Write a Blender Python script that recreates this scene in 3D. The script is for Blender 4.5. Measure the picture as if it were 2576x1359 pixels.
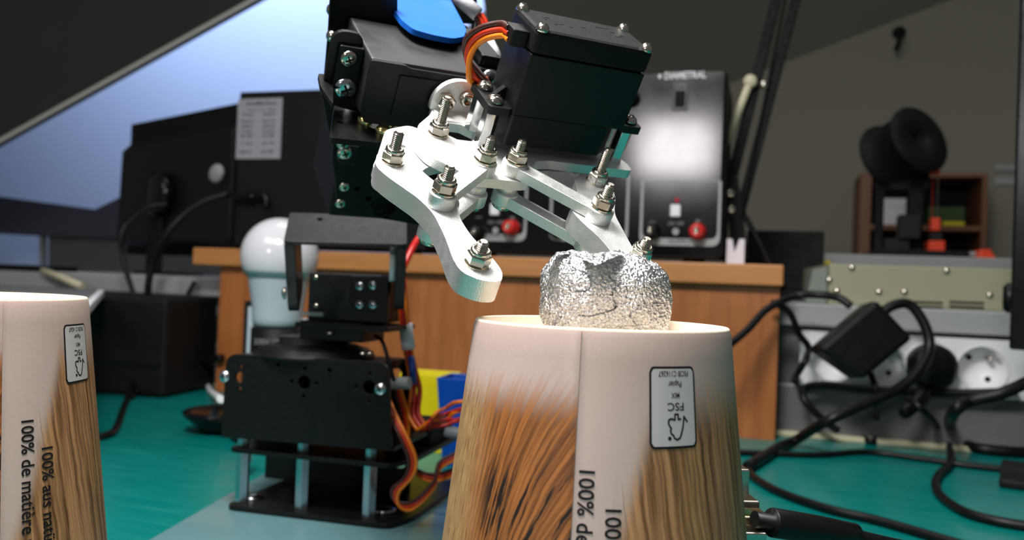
import bpy, bmesh, math, random
from mathutils import Vector, Matrix, noise
random.seed(7)
PI = math.pi
# ------------------------------------------------------------------ camera, world, lights, exposure (units below: millimetres, scaled to metres)
FP = 2100.0; CX = 1288.0; CY = 679.5; EYE = Vector((0, 0, 140))
_th = math.atan(0.038); _p = 24.5 / FP
_f = Vector((0, math.cos(_p), math.sin(_p))); _u0 = Vector((0, -math.sin(_p), math.cos(_p)))
_r = math.cos(_th) * Vector((1, 0, 0)) + math.sin(_th) * _u0
_u = -math.sin(_th) * Vector((1, 0, 0)) + math.cos(_th) * _u0
S = 0.001
scn = bpy.context.scene
col = scn.collection
for o in list(bpy.data.objects): bpy.data.objects.remove(o)
cd = bpy.data.cameras.new('camera'); cam = bpy.data.objects.new('camera', cd); col.objects.link(cam)
cd.sensor_width = 36; cd.lens = 36 * FP / 2576; cd.clip_start = 0.01; cd.clip_end = 50
cd.dof.use_dof = True; cd.dof.focus_distance = 0.225; cd.dof.aperture_fstop = 17
mc = Matrix((( _r.x, _u.x, -_f.x, 0), (_r.y, _u.y, -_f.y, 0), (_r.z, _u.z, -_f.z, 0), (0, 0, 0, 1)))
cam.matrix_world = Matrix.Translation(EYE * S) @ mc
scn.camera = cam
vs = scn.view_settings
vs.view_transform = 'Standard'; vs.look = 'None'; vs.gamma = 1; vs.exposure = 0.0; vs.use_curve_mapping = False
w = bpy.data.worlds.new('world'); scn.world = w; w.use_nodes = True
w.node_tree.nodes['Background'].inputs[0].default_value = (0.80, 0.79, 0.79, 1)
w.node_tree.nodes['Background'].inputs[1].default_value = 0.13

def area(name, loc, target, sx, sy, power, color=(1, 1, 1)):
    l = bpy.data.lights.new(name, 'AREA'); l.shape = 'RECTANGLE'; l.size = sx; l.size_y = sy; l.energy = power; l.color = color
    o = bpy.data.objects.new(name, l); col.objects.link(o)
    o.location = loc; d = (Vector(target) - Vector(loc)).normalized()
    o.rotation_euler = d.to_track_quat('-Z', 'Y').to_euler()
    return o
area('top_sheen_fill', (0.12, 0.98, 1.45), (0.0, 0.25, 0.15), 1.1, 0.4, 5.5, (1.0, 0.98, 0.95))  # added fill lamp, gives upward faces a weak sheen; no known fitting
area('lab_lamp_light', (-0.11, 0.14, 0.62), (-0.03, 0.23, 0.15), 0.20, 0.12, 6.5, (1.0, 0.985, 0.96))
# lit lab lamp over the arm, ceiling fitting behind the camera, daylight in the dormer
area('ceiling_light', (-0.9, -0.9, 1.7), (0.0, 0.5, 0.1), 1.2, 0.6, 13, (1.0, 0.97, 0.96))

def W(px, py, d):
    return EYE + d * (_f + (px - CX) / FP * _r - (py - CY) / FP * _u)
def ray(px, py):
    return _f + (px - CX) / FP * _r - (py - CY) / FP * _u
def onz(px, py, z=0.0):
    d = ray(px, py); return EYE + d * ((z - EYE.z) / d.z)

class Fr:
    def __init__(s, M): s.M = M.copy(); s.I = M.inverted()
    def w(s, p): return s.M @ Vector(p)
    def on(s, ax, val, px, py):
        o = s.I @ EYE; d = s.I.to_3x3() @ ray(px, py)
        return o + d * ((val - o[ax]) / d[ax])
    def at(s, p, rz=0.0): return Fr(s.M @ Matrix.Translation(Vector(p)) @ Matrix.Rotation(rz, 4, 'Z'))
def axes(o, x, y, z):
    return Fr(Matrix(((x[0], y[0], z[0], o[0]), (x[1], y[1], z[1], o[1]), (x[2], y[2], z[2], o[2]), (0, 0, 0, 1))))
def cam2w(v): return v[0] * _r - v[1] * _u + v[2] * _f
WORLD = Fr(Matrix.Identity(4))
YAW = math.radians(17)
D = Fr(Matrix.Translation((252, 812, 0)) @ Matrix.Rotation(-YAW, 4, 'Z'))       # back edge of the desk, y away
_pn = (D.M.to_3x3() @ Vector((0, -1, 0))).normalized(); _pp = D.on(1, -20, 1700, 372); _pw = D.w(_pp); _vd = (_pw - EYE).normalized(); _rf = _vd - 2 * _vd.dot(_pn) * _pn
area('dormer_daylight', D.w((-1150, 900, 1560)) * S, D.w((-1150, 1500, 1290)) * S, 2.0, 0.3, 38, (0.54, 0.68, 1.0))
_ll = (_pw + _rf * 3300) * S
area('window_light', _ll, _pw * S, 0.36, 0.26, 7.5, (1.0, 0.94, 0.97))
RG = ((0.89678277, -0.33521854, 0.2888065), (0.04384395, -0.58217873, -0.81187784), (0.44029351, 0.74074048, -0.50739055))
G = axes(EYE + cam2w((22.41747, -73.87904, 255.67115)), cam2w([RG[i][0] for i in range(3)]), cam2w([RG[i][1] for i in range(3)]), cam2w([RG[i][2] for i in range(3)]))

# ------------------------------------------------------------------ materials
def srgb(r, g, b):
    f = lambda c: (c / 12.92 if c <= 0.04045 else ((c + 0.055) / 1.055) ** 2.4)
    return (f(r / 255), f(g / 255), f(b / 255), 1)
class NT:
    def __init__(s, name):
        s.m = bpy.data.materials.new(name); s.m.use_nodes = True; s.t = s.m.node_tree; s.b = s.t.nodes['Principled BSDF']
    def n(s, typ, ins=None, **kw):
        x = s.t.nodes.new(typ)
        for k, v in kw.items(): setattr(x, k, v)
        for k, v in (ins or {}).items(): s.set(x.inputs[k], v)
        return x
    def set(s, sock, v):
        if isinstance(v, bpy.types.NodeSocket): s.t.links.new(v, sock)
        else: sock.default_value = v
    def math(s, op, a, b=0.0, c=None, clamp=False):
        x = s.n('ShaderNodeMath', operation=op); x.use_clamp = clamp; s.set(x.inputs[0], a); s.set(x.inputs[1], b)
        if c is not None: s.set(x.inputs[2], c)
        return x.outputs[0]
    def ramp(s, v, a, b, c=0.0, d=1.0):
        x = s.n('ShaderNodeMapRange', interpolation_type='SMOOTHSTEP'); s.set(x.inputs[0], v)
        for i, q in enumerate((a, b, c, d)): s.set(x.inputs[i + 1], q)
        return x.outputs[0]
    def mix(s, f, a, b):
        x = s.n('ShaderNodeMix', data_type='RGBA'); s.set(x.inputs[0], f); s.set(x.inputs[6], a); s.set(x.inputs[7], b); return x.outputs[2]
    def noise(s, vec, scale, detail=3, rough=0.5, dist=0.0):
        x = s.n('ShaderNodeTexNoise'); s.set(x.inputs['Vector'], vec); x.inputs['Scale'].default_value = scale; x.inputs['Detail'].default_value = detail
        x.inputs['Roughness'].default_value = rough; x.inputs['Distortion'].default_value = dist; return x.outputs[0]
    def obj(s, sc=(1, 1, 1), rot=(0, 0, 0)):
        t = s.n('ShaderNodeTexCoord'); m = s.n('ShaderNodeMapping'); s.t.links.new(t.outputs['Object'], m.inputs[0]); m.inputs[3].default_value = sc; m.inputs[2].default_value = rot
        return m.outputs[0]
    def bump(s, h, strength, dist=0.001):
        x = s.n('ShaderNodeBump'); x.inputs['Strength'].default_value = strength; x.inputs['Distance'].default_value = dist; s.set(x.inputs['Height'], h); s.set(s.b.inputs['Normal'], x.outputs[0])
def mat(name, c, rough=0.5, metal=0.0, var=0.12, nscale=180, bump=0.0, bscale=900, rv=0.1, trans=0.0, coat=0.0, sc=(1, 1, 1), spec=None):
    if spec is None: spec = 0.28 if max(c) < 40 else 0.5
    k = NT(name); v = k.obj(sc); c4 = srgb(*c)
    n = k.noise(v, nscale, 4)
    lo = tuple(x * (1 - var) for x in c4[:3]) + (1,); hi = tuple(min(1, x * (1 + var)) for x in c4[:3]) + (1,)
    k.set(k.b.inputs['Base Color'], k.mix(n, lo, hi))
    k.set(k.b.inputs['Roughness'], k.ramp(n, 0.3, 0.7, max(0.02, rough - rv * rough), min(1, rough + rv * rough)))
    k.b.inputs['Metallic'].default_value = metal
    k.b.inputs['Specular IOR Level'].default_value = spec
    if trans: k.b.inputs['Transmission Weight'].default_value = trans
    if coat: k.b.inputs['Coat Weight'].default_value = coat
    if bump: k.bump(k.noise(v, bscale, 3), bump, 0.0003)
    return k.m
M = {}
M['black_metal'] = mat('black_metal', (12, 12, 12), 0.36, 0.0, 0.2, 300, 0.2, 2500, spec=0.32)
M['servo_body'] = mat('servo_body_plastic', (16, 16, 17), 0.5, 0, 0.15, 200, 0.4, 5000, spec=0.75)
M['black_plastic'] = mat('black_plastic', (13, 14, 15), 0.42, 0, 0.2, 200, 0.3, 4000)
M['servo_cover'] = mat('servo_cover_plastic', (14, 14, 15), 0.55, 0, 0.15, 200, 0.4, 5000, spec=0.2)
M['black_gloss'] = mat('black_gloss', (14, 14, 16), 0.2, 0, 0.2, 60)
M['panel_black'] = mat('panel_black', (9, 8, 10), 0.11, 0, 0.1, 30, spec=0.6)
M['black_dull'] = mat('black_dull', (7, 7, 8), 0.7, 0, 0.2, 60)
M['rubber'] = mat('rubber', (9, 9, 10), 0.42, 0, 0.15, 100)
M['alu'] = mat('cast_aluminium', (232, 232, 230), 0.42, 0.85, 0.04, 300, 0.5, 3500)
M['alu_side'] = M['alu']
M['polished'] = mat('polished_aluminium', (222, 222, 222), 0.16, 1.0, 0.05, 200)
M['steel'] = mat('nickel_steel', (205, 198, 184), 0.2, 1.0, 0.06, 400)
M['zinc'] = mat('zinc_steel', (200, 205, 212), 0.22, 1.0, 0.06, 300)
M['brass'] = mat('brass_screw', (215, 200, 140), 0.25, 1.0, 0.06, 400)
M['dark'] = mat('recess_dark', (8, 8, 8), 0.6)
M['blue'] = mat('blue_plastic', (18, 98, 200), 0.55, 0, 0.06, 40, spec=0.2)
M['orange'] = mat('wire_orange', (240, 130, 20), 0.35)
M['red'] = mat('wire_red', (205, 52, 20), 0.35)
M['deepred'] = mat('wire_deep_red', (180, 28, 22), 0.35)
M['brown'] = mat('wire_brown', (70, 35, 28), 0.35)
M['yellow'] = mat('yellow_plastic', (205, 190, 0), 0.4)
M['bluebin'] = mat('blue_bin_plastic', (0, 62, 150), 0.4)
M['white'] = mat('white_plastic', (225, 225, 228), 0.4, 0, 0.04)
M['white_tape'] = mat('white_sleeve', (222, 216, 222), 0.6, 0, 0.06, 300, 0.3)
M['grey_sleeve'] = mat('grey_sleeve', (120, 125, 132), 0.5)
M['opal'] = mat('opal_glass', (206, 206, 212), 0.12, 0, 0.02, coat=0.4)
M['bulbneck'] = mat('bulb_neck', (166, 178, 186), 0.3, 0, 0.03)
M['greyrail'] = mat('grey_rail_metal', (150, 153, 152), 0.5, 0.0, 0.06, 40)
M['greypanel'] = mat('grey_panel', (96, 97, 97), 0.6, 0, 0.08, 30)
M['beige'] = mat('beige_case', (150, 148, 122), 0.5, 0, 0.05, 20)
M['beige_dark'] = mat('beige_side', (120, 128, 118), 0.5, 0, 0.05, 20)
M['cream'] = mat('cream_metal', (196, 190, 160), 0.4, 0, 0.05)
M['lampbar'] = mat('lamp_bar', (18, 18, 19), 0.65, 0.0, 0.1, spec=0.15)
M['wallgrey'] = mat('grey_paint', (132, 130, 116), 0.9, 0, 0.03, 4, 0.1, 60)
M['ceilgrey'] = mat('ceiling_paint', (138, 136, 122), 0.9, 0, 0.03, 4, 0.1, 60)
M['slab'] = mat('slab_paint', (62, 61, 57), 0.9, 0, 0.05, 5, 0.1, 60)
M['edge'] = mat('edge_paint', (225, 225, 215), 0.7)
M['dormer'] = mat('dormer_paint', (205, 214, 232), 0.9, 0, 0.03, 2, 0.08, 40)
M['band'] = mat('beam_paint', (62, 62, 70), 0.8, 0, 0.06, 5)
M['prusa'] = mat('orange_red_plastic', (225, 62, 20), 0.5)
M['cabwood'] = mat('cabinet_wood', (112, 72, 44), 0.5, 0, 0.2, 20, sc=(8, 8, 1))
M['paperwhite'] = mat('label_paper', (200, 192, 190), 0.6, 0, 0.04, 60)
M['rating_paper'] = mat('rating_label_paper', (148, 148, 154), 0.6)
M['ink'] = mat('ink', (24, 22, 26), 0.6)
M['greyink'] = mat('grey_print', (120, 120, 125), 0.6)
M['lightprint'] = mat('light_print', (205, 200, 208), 0.4)
M['sheet'] = mat('frosted_sheet', (98, 138, 142), 0.22, 0, 0.06, 8, coat=0.4)
M['pcb'] = mat('green_board', (20, 90, 62), 0.35, 0, 0.2, 300)
M['gold'] = mat('gold_metal', (235, 215, 170), 0.2, 1.0)
M['redjack'] = mat('red_jack', (200, 36, 28), 0.35)
M['led'] = mat('red_led', (190, 20, 40), 0.3)
M['floor'] = mat('floor_vinyl', (110, 108, 104), 0.5, 0, 0.08, 6)
M['greenthing'] = mat('dark_green_plastic', (40, 70, 20), 0.6)

def teal_mat():
    k = NT('teal_worktop'); v = k.obj()
    n = k.noise(v, 9, 5, 0.6); n2 = k.noise(k.obj((3, 26, 3), (0, 0, 0.5)), 5, 5, 0.65)
    c = k.mix(n, srgb(0, 112, 106), srgb(2, 124, 118)); c = k.mix(k.ramp(n2, 0.6, 0.8, 0, 0.16), c, srgb(90, 150, 144))
    k.set(k.b.inputs['Base Color'], c); k.set(k.b.inputs['Roughness'], k.ramp(n2, 0.4, 0.7, 0.22, 0.42)); k.bump(n, 0.03, 0.001)
    return k.m
M['teal'] = teal_mat()
def wood_mat(name, a, b, ax=0):
    k = NT(name); sc = (1.2, 14, 14) if ax == 0 else (14, 14, 1.2)
    v = k.obj(sc); n = k.noise(v, 5, 6, 0.62, 0.6); n2 = k.noise(v, 26, 4, 0.6)
    c = k.mix(k.ramp(n, 0.3, 0.7), srgb(*a), srgb(*b)); c = k.mix(k.ramp(n2, 0.55, 0.75, 0, 0.35), c, srgb(a[0] * .8, a[1] * .75, a[2] * .7))
    k.set(k.b.inputs['Base Color'], c); k.b.inputs['Roughness'].default_value = 0.42; return k.m
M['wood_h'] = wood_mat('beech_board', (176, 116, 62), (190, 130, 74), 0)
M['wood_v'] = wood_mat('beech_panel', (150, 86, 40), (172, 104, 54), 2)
def foil_mat():
    k = NT('crumpled_foil'); v = k.obj()
    a = k.noise(v, 1500, 3, 0.6, 0.8); vo = k.n('ShaderNodeTexVoronoi'); k.set(vo.inputs['Vector'], v); vo.inputs['Scale'].default_value = 1250
    b = k.noise(v, 500, 3, 0.6, 0.5)
    h = k.math('ADD', k.math('MULTIPLY', vo.outputs[0], 1.0), k.math('ADD', k.math('MULTIPLY', a, 1.4), k.math('MULTIPLY', b, 0.8)))
    k.bump(h, 0.8, 0.0005)
    k.set(k.b.inputs['Base Color'], k.mix(a, srgb(205, 206, 210), srgb(245, 245, 246)))
    k.b.inputs['Metallic'].default_value = 1.0; k.b.inputs['Roughness'].default_value = 0.22; return k.m
M['foil'] = foil_mat()
def cup_mat():
    # UV: u = millimetres right of the seam, v = millimetres below the rim (a printed wood picture on pinkish paper)
    k = NT('printed_cup_paper'); t = k.n('ShaderNodeUVMap'); sep = k.n('ShaderNodeSeparateXYZ'); k.t.links.new(t.outputs[0], sep.inputs[0])
    u, v = sep.outputs[0], sep.outputs[1]
    left = k.math('LESS_THAN', u, 0.0)
    def comb(a, b):
        c = k.n('ShaderNodeCombineXYZ'); k.set(c.inputs[0], a); k.set(c.inputs[1], b); return c.outputs[0]
    # left zone: streaks lean to the right going up, fanning towards the seam
    lean = k.math('MULTIPLY', k.ramp(u, -36, -4, 0.10, 0.62), v)
    wob = k.math('MULTIPLY', k.math('SUBTRACT', k.noise(comb(u, v), 0.12, 2), 0.5), 1.6)
    ul = k.math('ADD', k.math('ADD', u, lean), wob)
    nl = k.noise(comb(ul, k.math('MULTIPLY', v, 0.03)), 0.85, 6, 0.62)
    nl2 = k.noise(comb(ul, k.math('MULTIPLY', v, 0.06)), 2.6, 4, 0.6)
    crack = k.noise(comb(k.math('ADD', ul, 31.0), k.math('MULTIPLY', v, 0.10)), 0.42, 5, 0.55)
    ur = k.math('SUBTRACT', k.math('ADD', u, wob), k.math('MULTIPLY', v, 0.11))
    nr = k.noise(comb(ur, k.math('MULTIPLY', v, 0.03)), 0.75, 6, 0.6)
    nr2 = k.noise(comb(ur, k.math('MULTIPLY', v, 0.02)), 2.0, 4, 0.6)
    paper = k.mix(k.noise(comb(u, v), 0.9, 4), srgb(192, 164, 155), srgb(203, 177, 168))
    paper = k.mix(k.ramp(v, 0, 20, 0, 0.5), paper, srgb(204, 182, 174))
    # left wood
    wl = k.mix(k.ramp(nl, 0.30, 0.68), srgb(70, 34, 12), srgb(184, 112, 54))
    wl = k.mix(k.ramp(u, -19, -31, 0, 1.0), wl, k.mix(k.ramp(nl2, 0.35, 0.65), srgb(122, 84, 48), srgb(194, 154, 106)))
    wl = k.mix(k.ramp(nl2, 0.56, 0.72, 0, 0.55), wl, srgb(96, 52, 24))
    cm = k.math('MULTIPLY', k.ramp(crack, 0.54, 0.58), k.math('MULTIPLY', k.ramp(v, 24, 34), k.ramp(u, -24, -19)))
    wl = k.mix(cm, wl, srgb(30, 18, 14))
    # right wood
    wr = k.mix(k.ramp(nr, 0.32, 0.66), srgb(98, 60, 32), srgb(202, 148, 100))
    wr = k.mix(k.ramp(nr2, 0.56, 0.72, 0, 0.6), wr, srgb(104, 68, 36))
    wr = k.mix(k.ramp(nr, 0.66, 0.74, 0, 0.8), wr, srgb(70, 46, 26))
    jag = k.math('MULTIPLY', k.math('SUBTRACT', nl, 0.5), 16.0); jagr = k.math('MULTIPLY', k.math('SUBTRACT', nr, 0.5), 14.0)
    fl = k.ramp(k.math('ADD', v, jag), 9.0, 20.0)
    v0 = k.math('MULTIPLY', k.math('MAXIMUM', k.math('SUBTRACT', 17.0, u), 0.0), 3.6)
    fr = k.ramp(k.math('SUBTRACT', k.math('ADD', v, jagr), v0), 6.0, 22.0)
    thin = k.math('MULTIPLY', k.ramp(nr2, 0.60, 0.66, 0, 0.45), k.ramp(v, 18, 34))
    cr = k.mix(fr, k.mix(k.math('MULTIPLY', thin, k.ramp(u, 5, 9)), paper, srgb(150, 118, 98)), wr)
    cl = k.mix(fl, k.mix(k.math('MULTIPLY', k.ramp(nl2, 0.58, 0.64, 0, 0.4), k.ramp(v, 9, 16)), paper, srgb(160, 120, 92)), wl)
    k.set(k.b.inputs['Base Color'], k.mix(left, cr, cl))
    k.b.inputs['Roughness'].default_value = 0.5
    k.bump(k.noise(comb(u, v), 3.5, 3), 0.08, 0.0003)
    return k.m
M['cup'] = cup_mat()
M['cup_in'] = mat('raw_cup_paper', (226, 208, 184), 0.7, 0, 0.04, 300, 0.2)
M['cup_rim'] = mat('cup_rim_paper', (206, 184, 174), 0.6, 0, 0.03, 300, 0.1)

# ------------------------------------------------------------------ mesh helpers
WM = {}
def reg(o, Mx, parent):
    Mm = Mx.copy(); Mm.translation = Mm.translation * S
    WM[o.name] = Mm
    if parent is not None:
        o.parent = parent; o.matrix_basis = WM[parent.name].inverted() @ Mm
    else: o.matrix_world = Mm
def tag(o, label=None, cat=None, group=None, kind=None):
    if label: o['label'] = label
    if cat: o['category'] = cat
    if group: o['group'] = group
    if kind: o['kind'] = kind
    return o
def thing(name, label, cat, fr=WORLD, group=None):
    o = bpy.data.objects.new(name, None); o.empty_display_size = 0.01; col.objects.link(o); reg(o, fr.M, None)
    return tag(o, label, cat, group)
def perp(d):
    d = d.normalized(); a = Vector((0, 0, 1)) if abs(d.z) < 0.9 else Vector((1, 0, 0))
    x = a.cross(d).normalized(); return x, d.cross(x).normalized()
class MB:
    def __init__(s, fr=WORLD): s.fr = fr; s.b = bmesh.new(); s.mi = 0
    def _face(s, vs, smooth=False):
        try: f = s.b.faces.new(vs)
        except ValueError: return None
        f.material_index = s.mi; f.smooth = smooth; return f
    def box(s, a, c, rot=None, pivot=None):
        a, c = Vector([min(a[i], c[i]) for i in range(3)]), Vector([max(a[i], c[i]) for i in range(3)])
        P = [Vector((x, y, z)) for z in (a.z, c.z) for y in (a.y, c.y) for x in (a.x, c.x)]
        if rot is not None:
            pv = Vector(pivot) if pivot is not None else (a + c) / 2
            P = [pv + rot @ (p - pv) for p in P]
        v = [s.b.verts.new(p) for p in P]
        for q in ((0, 2, 3, 1), (4, 5, 7, 6), (0, 1, 5, 4), (2, 6, 7, 3), (0, 4, 6, 2), (1, 3, 7, 5)): s._face([v[i] for i in q])
        return s
    def hexa(s, P):      # 8 corners: bottom 4 ring, top 4 ring
        v = [s.b.verts.new(Vector(p)) for p in P]
        for q in ((3, 2, 1, 0), (4, 5, 6, 7), (0, 1, 5, 4), (1, 2, 6, 5), (2, 3, 7, 6), (3, 0, 4, 7)): s._face([v[i] for i in q])
        return s
    def lathe(s, p0, d, prof, n=32, smooth=True, caps=True, a0=0.0, sx=1.0):
        p0 = Vector(p0); d = Vector(d).normalized(); x, y = perp(d); rings = []
        for r, h in prof:
            if r < 1e-6: rings.append([s.b.verts.new(p0 + d * h)])
            else: rings.append([s.b.verts.new(p0 + d * h + (x * math.cos(a0 + 2 * PI * i / n) * sx + y * math.sin(a0 + 2 * PI * i / n)) * r) for i in range(n)])
        for A, B in zip(rings, rings[1:]):
            for i in range(n):
                j = (i + 1) % n
                if len(A) == 1 and len(B) == 1: continue
                if len(A) == 1: s._face([A[0], B[i], B[j]][::-1] if False else [A[0], B[j], B[i]][::-1], smooth)
                elif len(B) == 1: s._face([A[i], A[j], B[0]], smooth)
                else: s._face([A[i], A[j], B[j], B[i]], smooth)
        if caps:
            if len(rings[0]) > 1: s._face(rings[0][::-1])
            if len(rings[-1]) > 1: s._face(rings[-1])
        return s
    def cyl(s, p0, p1, r0, r1=None, n=20, smooth=True):
        p0, p1 = Vector(p0), Vector(p1); d = p1 - p0
        return s.lathe(p0, d, [(r0, 0), (r0 if r1 is None else r1, d.length)], n, smooth and n > 8)
    def tube(s, pts, r, n=8, caps=True):
        pts = [Vector(p) for p in pts]; rings = []
        t = (pts[1] - pts[0]).normalized(); x, y = perp(t)
        for i, p in enumerate(pts):
            a = pts[max(i - 1, 0)]; b = pts[min(i + 1, len(pts) - 1)]; t2 = (b - a).normalized()
            x = (x - t2 * x.dot(t2)).normalized(); y = t2.cross(x)
            rr = r[i] if isinstance(r, (list, tuple)) else r
            rings.append([s.b.verts.new(p + (x * math.cos(2 * PI * k / n) + y * math.sin(2 * PI * k / n)) * rr) for k in range(n)])
        for A, B in zip(rings, rings[1:]):
            for i in range(n): s._face([A[i], A[(i + 1) % n], B[(i + 1) % n], B[i]], True)
        if caps: s._face(rings[0][::-1]); s._face(rings[-1])
        return s
    def ribbon(s, pts, wdir, width, th):
        pts = [Vector(p) for p in pts]; prev = None
        for i, p in enumerate(pts):
            a = pts[max(i - 1, 0)]; b = pts[min(i + 1, len(pts) - 1)]; t = (b - a).normalized()
            wd = Vector(wdir[i] if isinstance(wdir, list) else wdir); wd = (wd - t * wd.dot(t)).normalized(); nn = t.cross(wd)
            R = [s.b.verts.new(p + wd * q[0] * width / 2 + nn * q[1] * th / 2) for q in ((-1, -1), (1, -1), (1, 1), (-1, 1))]
            if prev:
                for k in range(4): s._face([prev[k], prev[(k + 1) % 4], R[(k + 1) % 4], R[k]], True)
            else: s._face(R[::-1])
            prev = R
        s._face(prev); return s
    def prism(s, out, lo, hi, ax=2, holes=()):
        # outline in the plane perpendicular to ax, extruded from lo to hi along ax
        idx = {0: (1, 2), 1: (0, 2), 2: (0, 1)}[ax]
        def P(p, h):
            q = [0, 0, 0]; q[idx[0]] = p[0]; q[idx[1]] = p[1]; q[ax] = h; return Vector(q)
        tb = bmesh.new(); loops = []
        for L in [out] + list(holes):
            vv = [tb.verts.new(P(p, lo)) for p in L]; loops.append(vv)
            for i in range(len(vv)): tb.edges.new((vv[i], vv[(i + 1) % len(vv)]))
        bmesh.ops.triangle_fill(tb, use_beauty=True, use_dissolve=False, edges=tb.edges[:])
        tb.verts.index_update()
        bot = [s.b.verts.new(v.co) for v in tb.verts]
        top = []
        for v in tb.verts:
            c = v.co.copy(); c[ax] = hi; top.append(s.b.verts.new(c))
        for f in tb.faces:
            ii = [v.index for v in f.verts]; s._face([bot[i] for i in ii]); s._face([top[i] for i in ii[::-1]])
        for vv in loops:
            ii = [v.index for v in vv]
            for a, b in zip(ii, ii[1:] + ii[:1]): s._face([bot[a], bot[b], top[b], top[a]])
        tb.free(); return s
    def build(s, name, m, parent=None, label=None, cat=None, group=None, kind=None, bevel=0.0, origin=None, segs=2, fix=True):
        if fix: bmesh.ops.recalc_face_normals(s.b, faces=s.b.faces[:])
        Fm = s.fr
        if origin is not None:
            o3 = Vector(origin); bmesh.ops.translate(s.b, verts=s.b.verts[:], vec=-o3); Fm = Fr(s.fr.M @ Matrix.Translation(o3))
        bmesh.ops.scale(s.b, verts=s.b.verts[:], vec=(S, S, S))
        me = bpy.data.meshes.new(name); s.b.to_mesh(me); s.b.free()
        for q in (m if isinstance(m, (list, tuple)) else [m]): me.materials.append(M[q] if isinstance(q, str) else q)
        o = bpy.data.objects.new(name, me); col.objects.link(o); reg(o, Fm.M, parent); tag(o, label, cat, group, kind)
        if bevel:
            bv = o.modifiers.new('bevel', 'BEVEL'); bv.width = bevel * S; bv.segments = segs; bv.limit_method = 'ANGLE'; bv.angle_limit = math.radians(40)
        return o
def rnd(pts, r, n=5):
    out = []; N = len(pts)
    for i in range(N):
        p = Vector(pts[i]).to_2d() if len(pts[i]) > 2 else Vector(pts[i]); a = Vector(pts[i - 1]); b = Vector(pts[(i + 1) % N])
        rr = r[i] if isinstance(r, (list, tuple)) else r
        da = a - p; db = b - p; rr = min(rr, da.length * 0.45, db.length * 0.45)
        if rr < 1e-4: out.append(tuple(p)); continue
        A = p + da.normalized() * rr; B = p + db.normalized() * rr
        for k in range(n + 1):
            t = k / n; q = A * (1 - t) ** 2 + p * 2 * t * (1 - t) + B * t * t; out.append(tuple(q))
    return out
def circ(c, r, n=20, a0=0.0): return [(c[0] + r * math.cos(a0 + 2 * PI * i / n), c[1] + r * math.sin(a0 + 2 * PI * i / n)) for i in range(n)]
def rect(x0, y0, x1, y1): return [(x0, y0), (x1, y0), (x1, y1), (x0, y1)]
def capsule(p, q, r, n=10, r2=None):
    p, q = Vector(p), Vector(q); a = math.atan2((q - p).y, (q - p).x); r2 = r2 or r; out = []
    for k in range(n + 1): t = a + PI / 2 + PI * k / n; out.append((p.x + r * math.cos(t), p.y + r * math.sin(t)))
    for k in range(n + 1): t = a - PI / 2 + PI * k / n; out.append((q.x + r2 * math.cos(t), q.y + r2 * math.sin(t)))
    return out
def spline(P, n=8):
    P = [Vector(p) for p in P]; out = []
    Q = [2 * P[0] - P[1]] + P + [2 * P[-1] - P[-2]]
    for i in range(1, len(Q) - 2):
        for k in range(n):
            t = k / n; a, b, c, d = Q[i - 1], Q[i], Q[i + 1], Q[i + 2]
            out.append(0.5 * ((2 * b) + (c - a) * t + (2 * a - 5 * b + 4 * c - d) * t * t + (3 * b - a - 3 * c + d) * t ** 3))
    out.append(P[-1]); return out
def text_mesh(txt, size, font_bold=False):
    cu = bpy.data.curves.new('t', 'FONT'); cu.body = txt; cu.size = size; cu.resolution_u = 3; cu.fill_mode = 'FRONT'
    ob = bpy.data.objects.new('t', cu); col.objects.link(ob)
    if font_bold: cu.offset = size * 0.014
    dg = bpy.context.evaluated_depsgraph_get(); me = bpy.data.meshes.new_from_object(ob.evaluated_get(dg))
    V = [(v.co.x, v.co.y) for v in me.vertices]; Fc = [tuple(p.vertices) for p in me.polygons]
    bpy.data.objects.remove(ob); bpy.data.curves.remove(cu); bpy.data.meshes.remove(me)
    if V:
        x0 = min(v[0] for v in V); x1 = max(v[0] for v in V); V = [(v[0] - x0, v[1]) for v in V]
        return V, Fc, x1 - x0
    return V, Fc, 0
def add_flat(mb, V, Fc, fn):
    vv = [mb.b.verts.new(Vector(fn(*v))) for v in V]
    for f in Fc: mb._face([vv[i] for i in f])
def stroke(pts, wd):
    pts = [Vector(p) for p in pts]; L = []; R = []
    for i, p in enumerate(pts):
        a = pts[max(0, i - 1)]; b = pts[min(len(pts) - 1, i + 1)]; t = (b - a).normalized(); n = Vector((-t.y, t.x)) * wd / 2
        L.append(tuple(p + n)); R.append(tuple(p - n))
    V = L + R; n = len(pts); return V, [(i, i + 1, n + i + 1, n + i) for i in range(n - 1)]

# ------------------------------------------------------------------ the room
def dface(ax, val, pts, th, name, m, fr=D, kind='structure', parent=None, **kw):
    pl = [fr.on(ax, val, *p) for p in pts]; idx = {0: (1, 2), 1: (0, 2), 2: (0, 1)}[ax]
    b = MB(fr); b.prism([(p[idx[0]], p[idx[1]]) for p in pl], val, val + th, ax); return b.build(name, m, parent, kind=kind if parent is None else None, **kw)
b = MB(WORLD); b.box((-3000, -2500, -760), (3500, 3600, -750)); b.build('floor', 'floor', kind='structure')
# dormer wall (far, lit by daylight) and grey back wall on the right
dface(1, 1500, [(-900, -700), (1500, -700), (1500, 1500), (-900, 1500)], 30, 'wall_dormer', 'dormer')
dface(1, 1150, [(1290, -40), (1150, 90), (1100, 300), (1100, 2400), (3900, 2400), (3900, -500), (1600, -500)], 40, 'wall_back', 'wallgrey')
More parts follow.
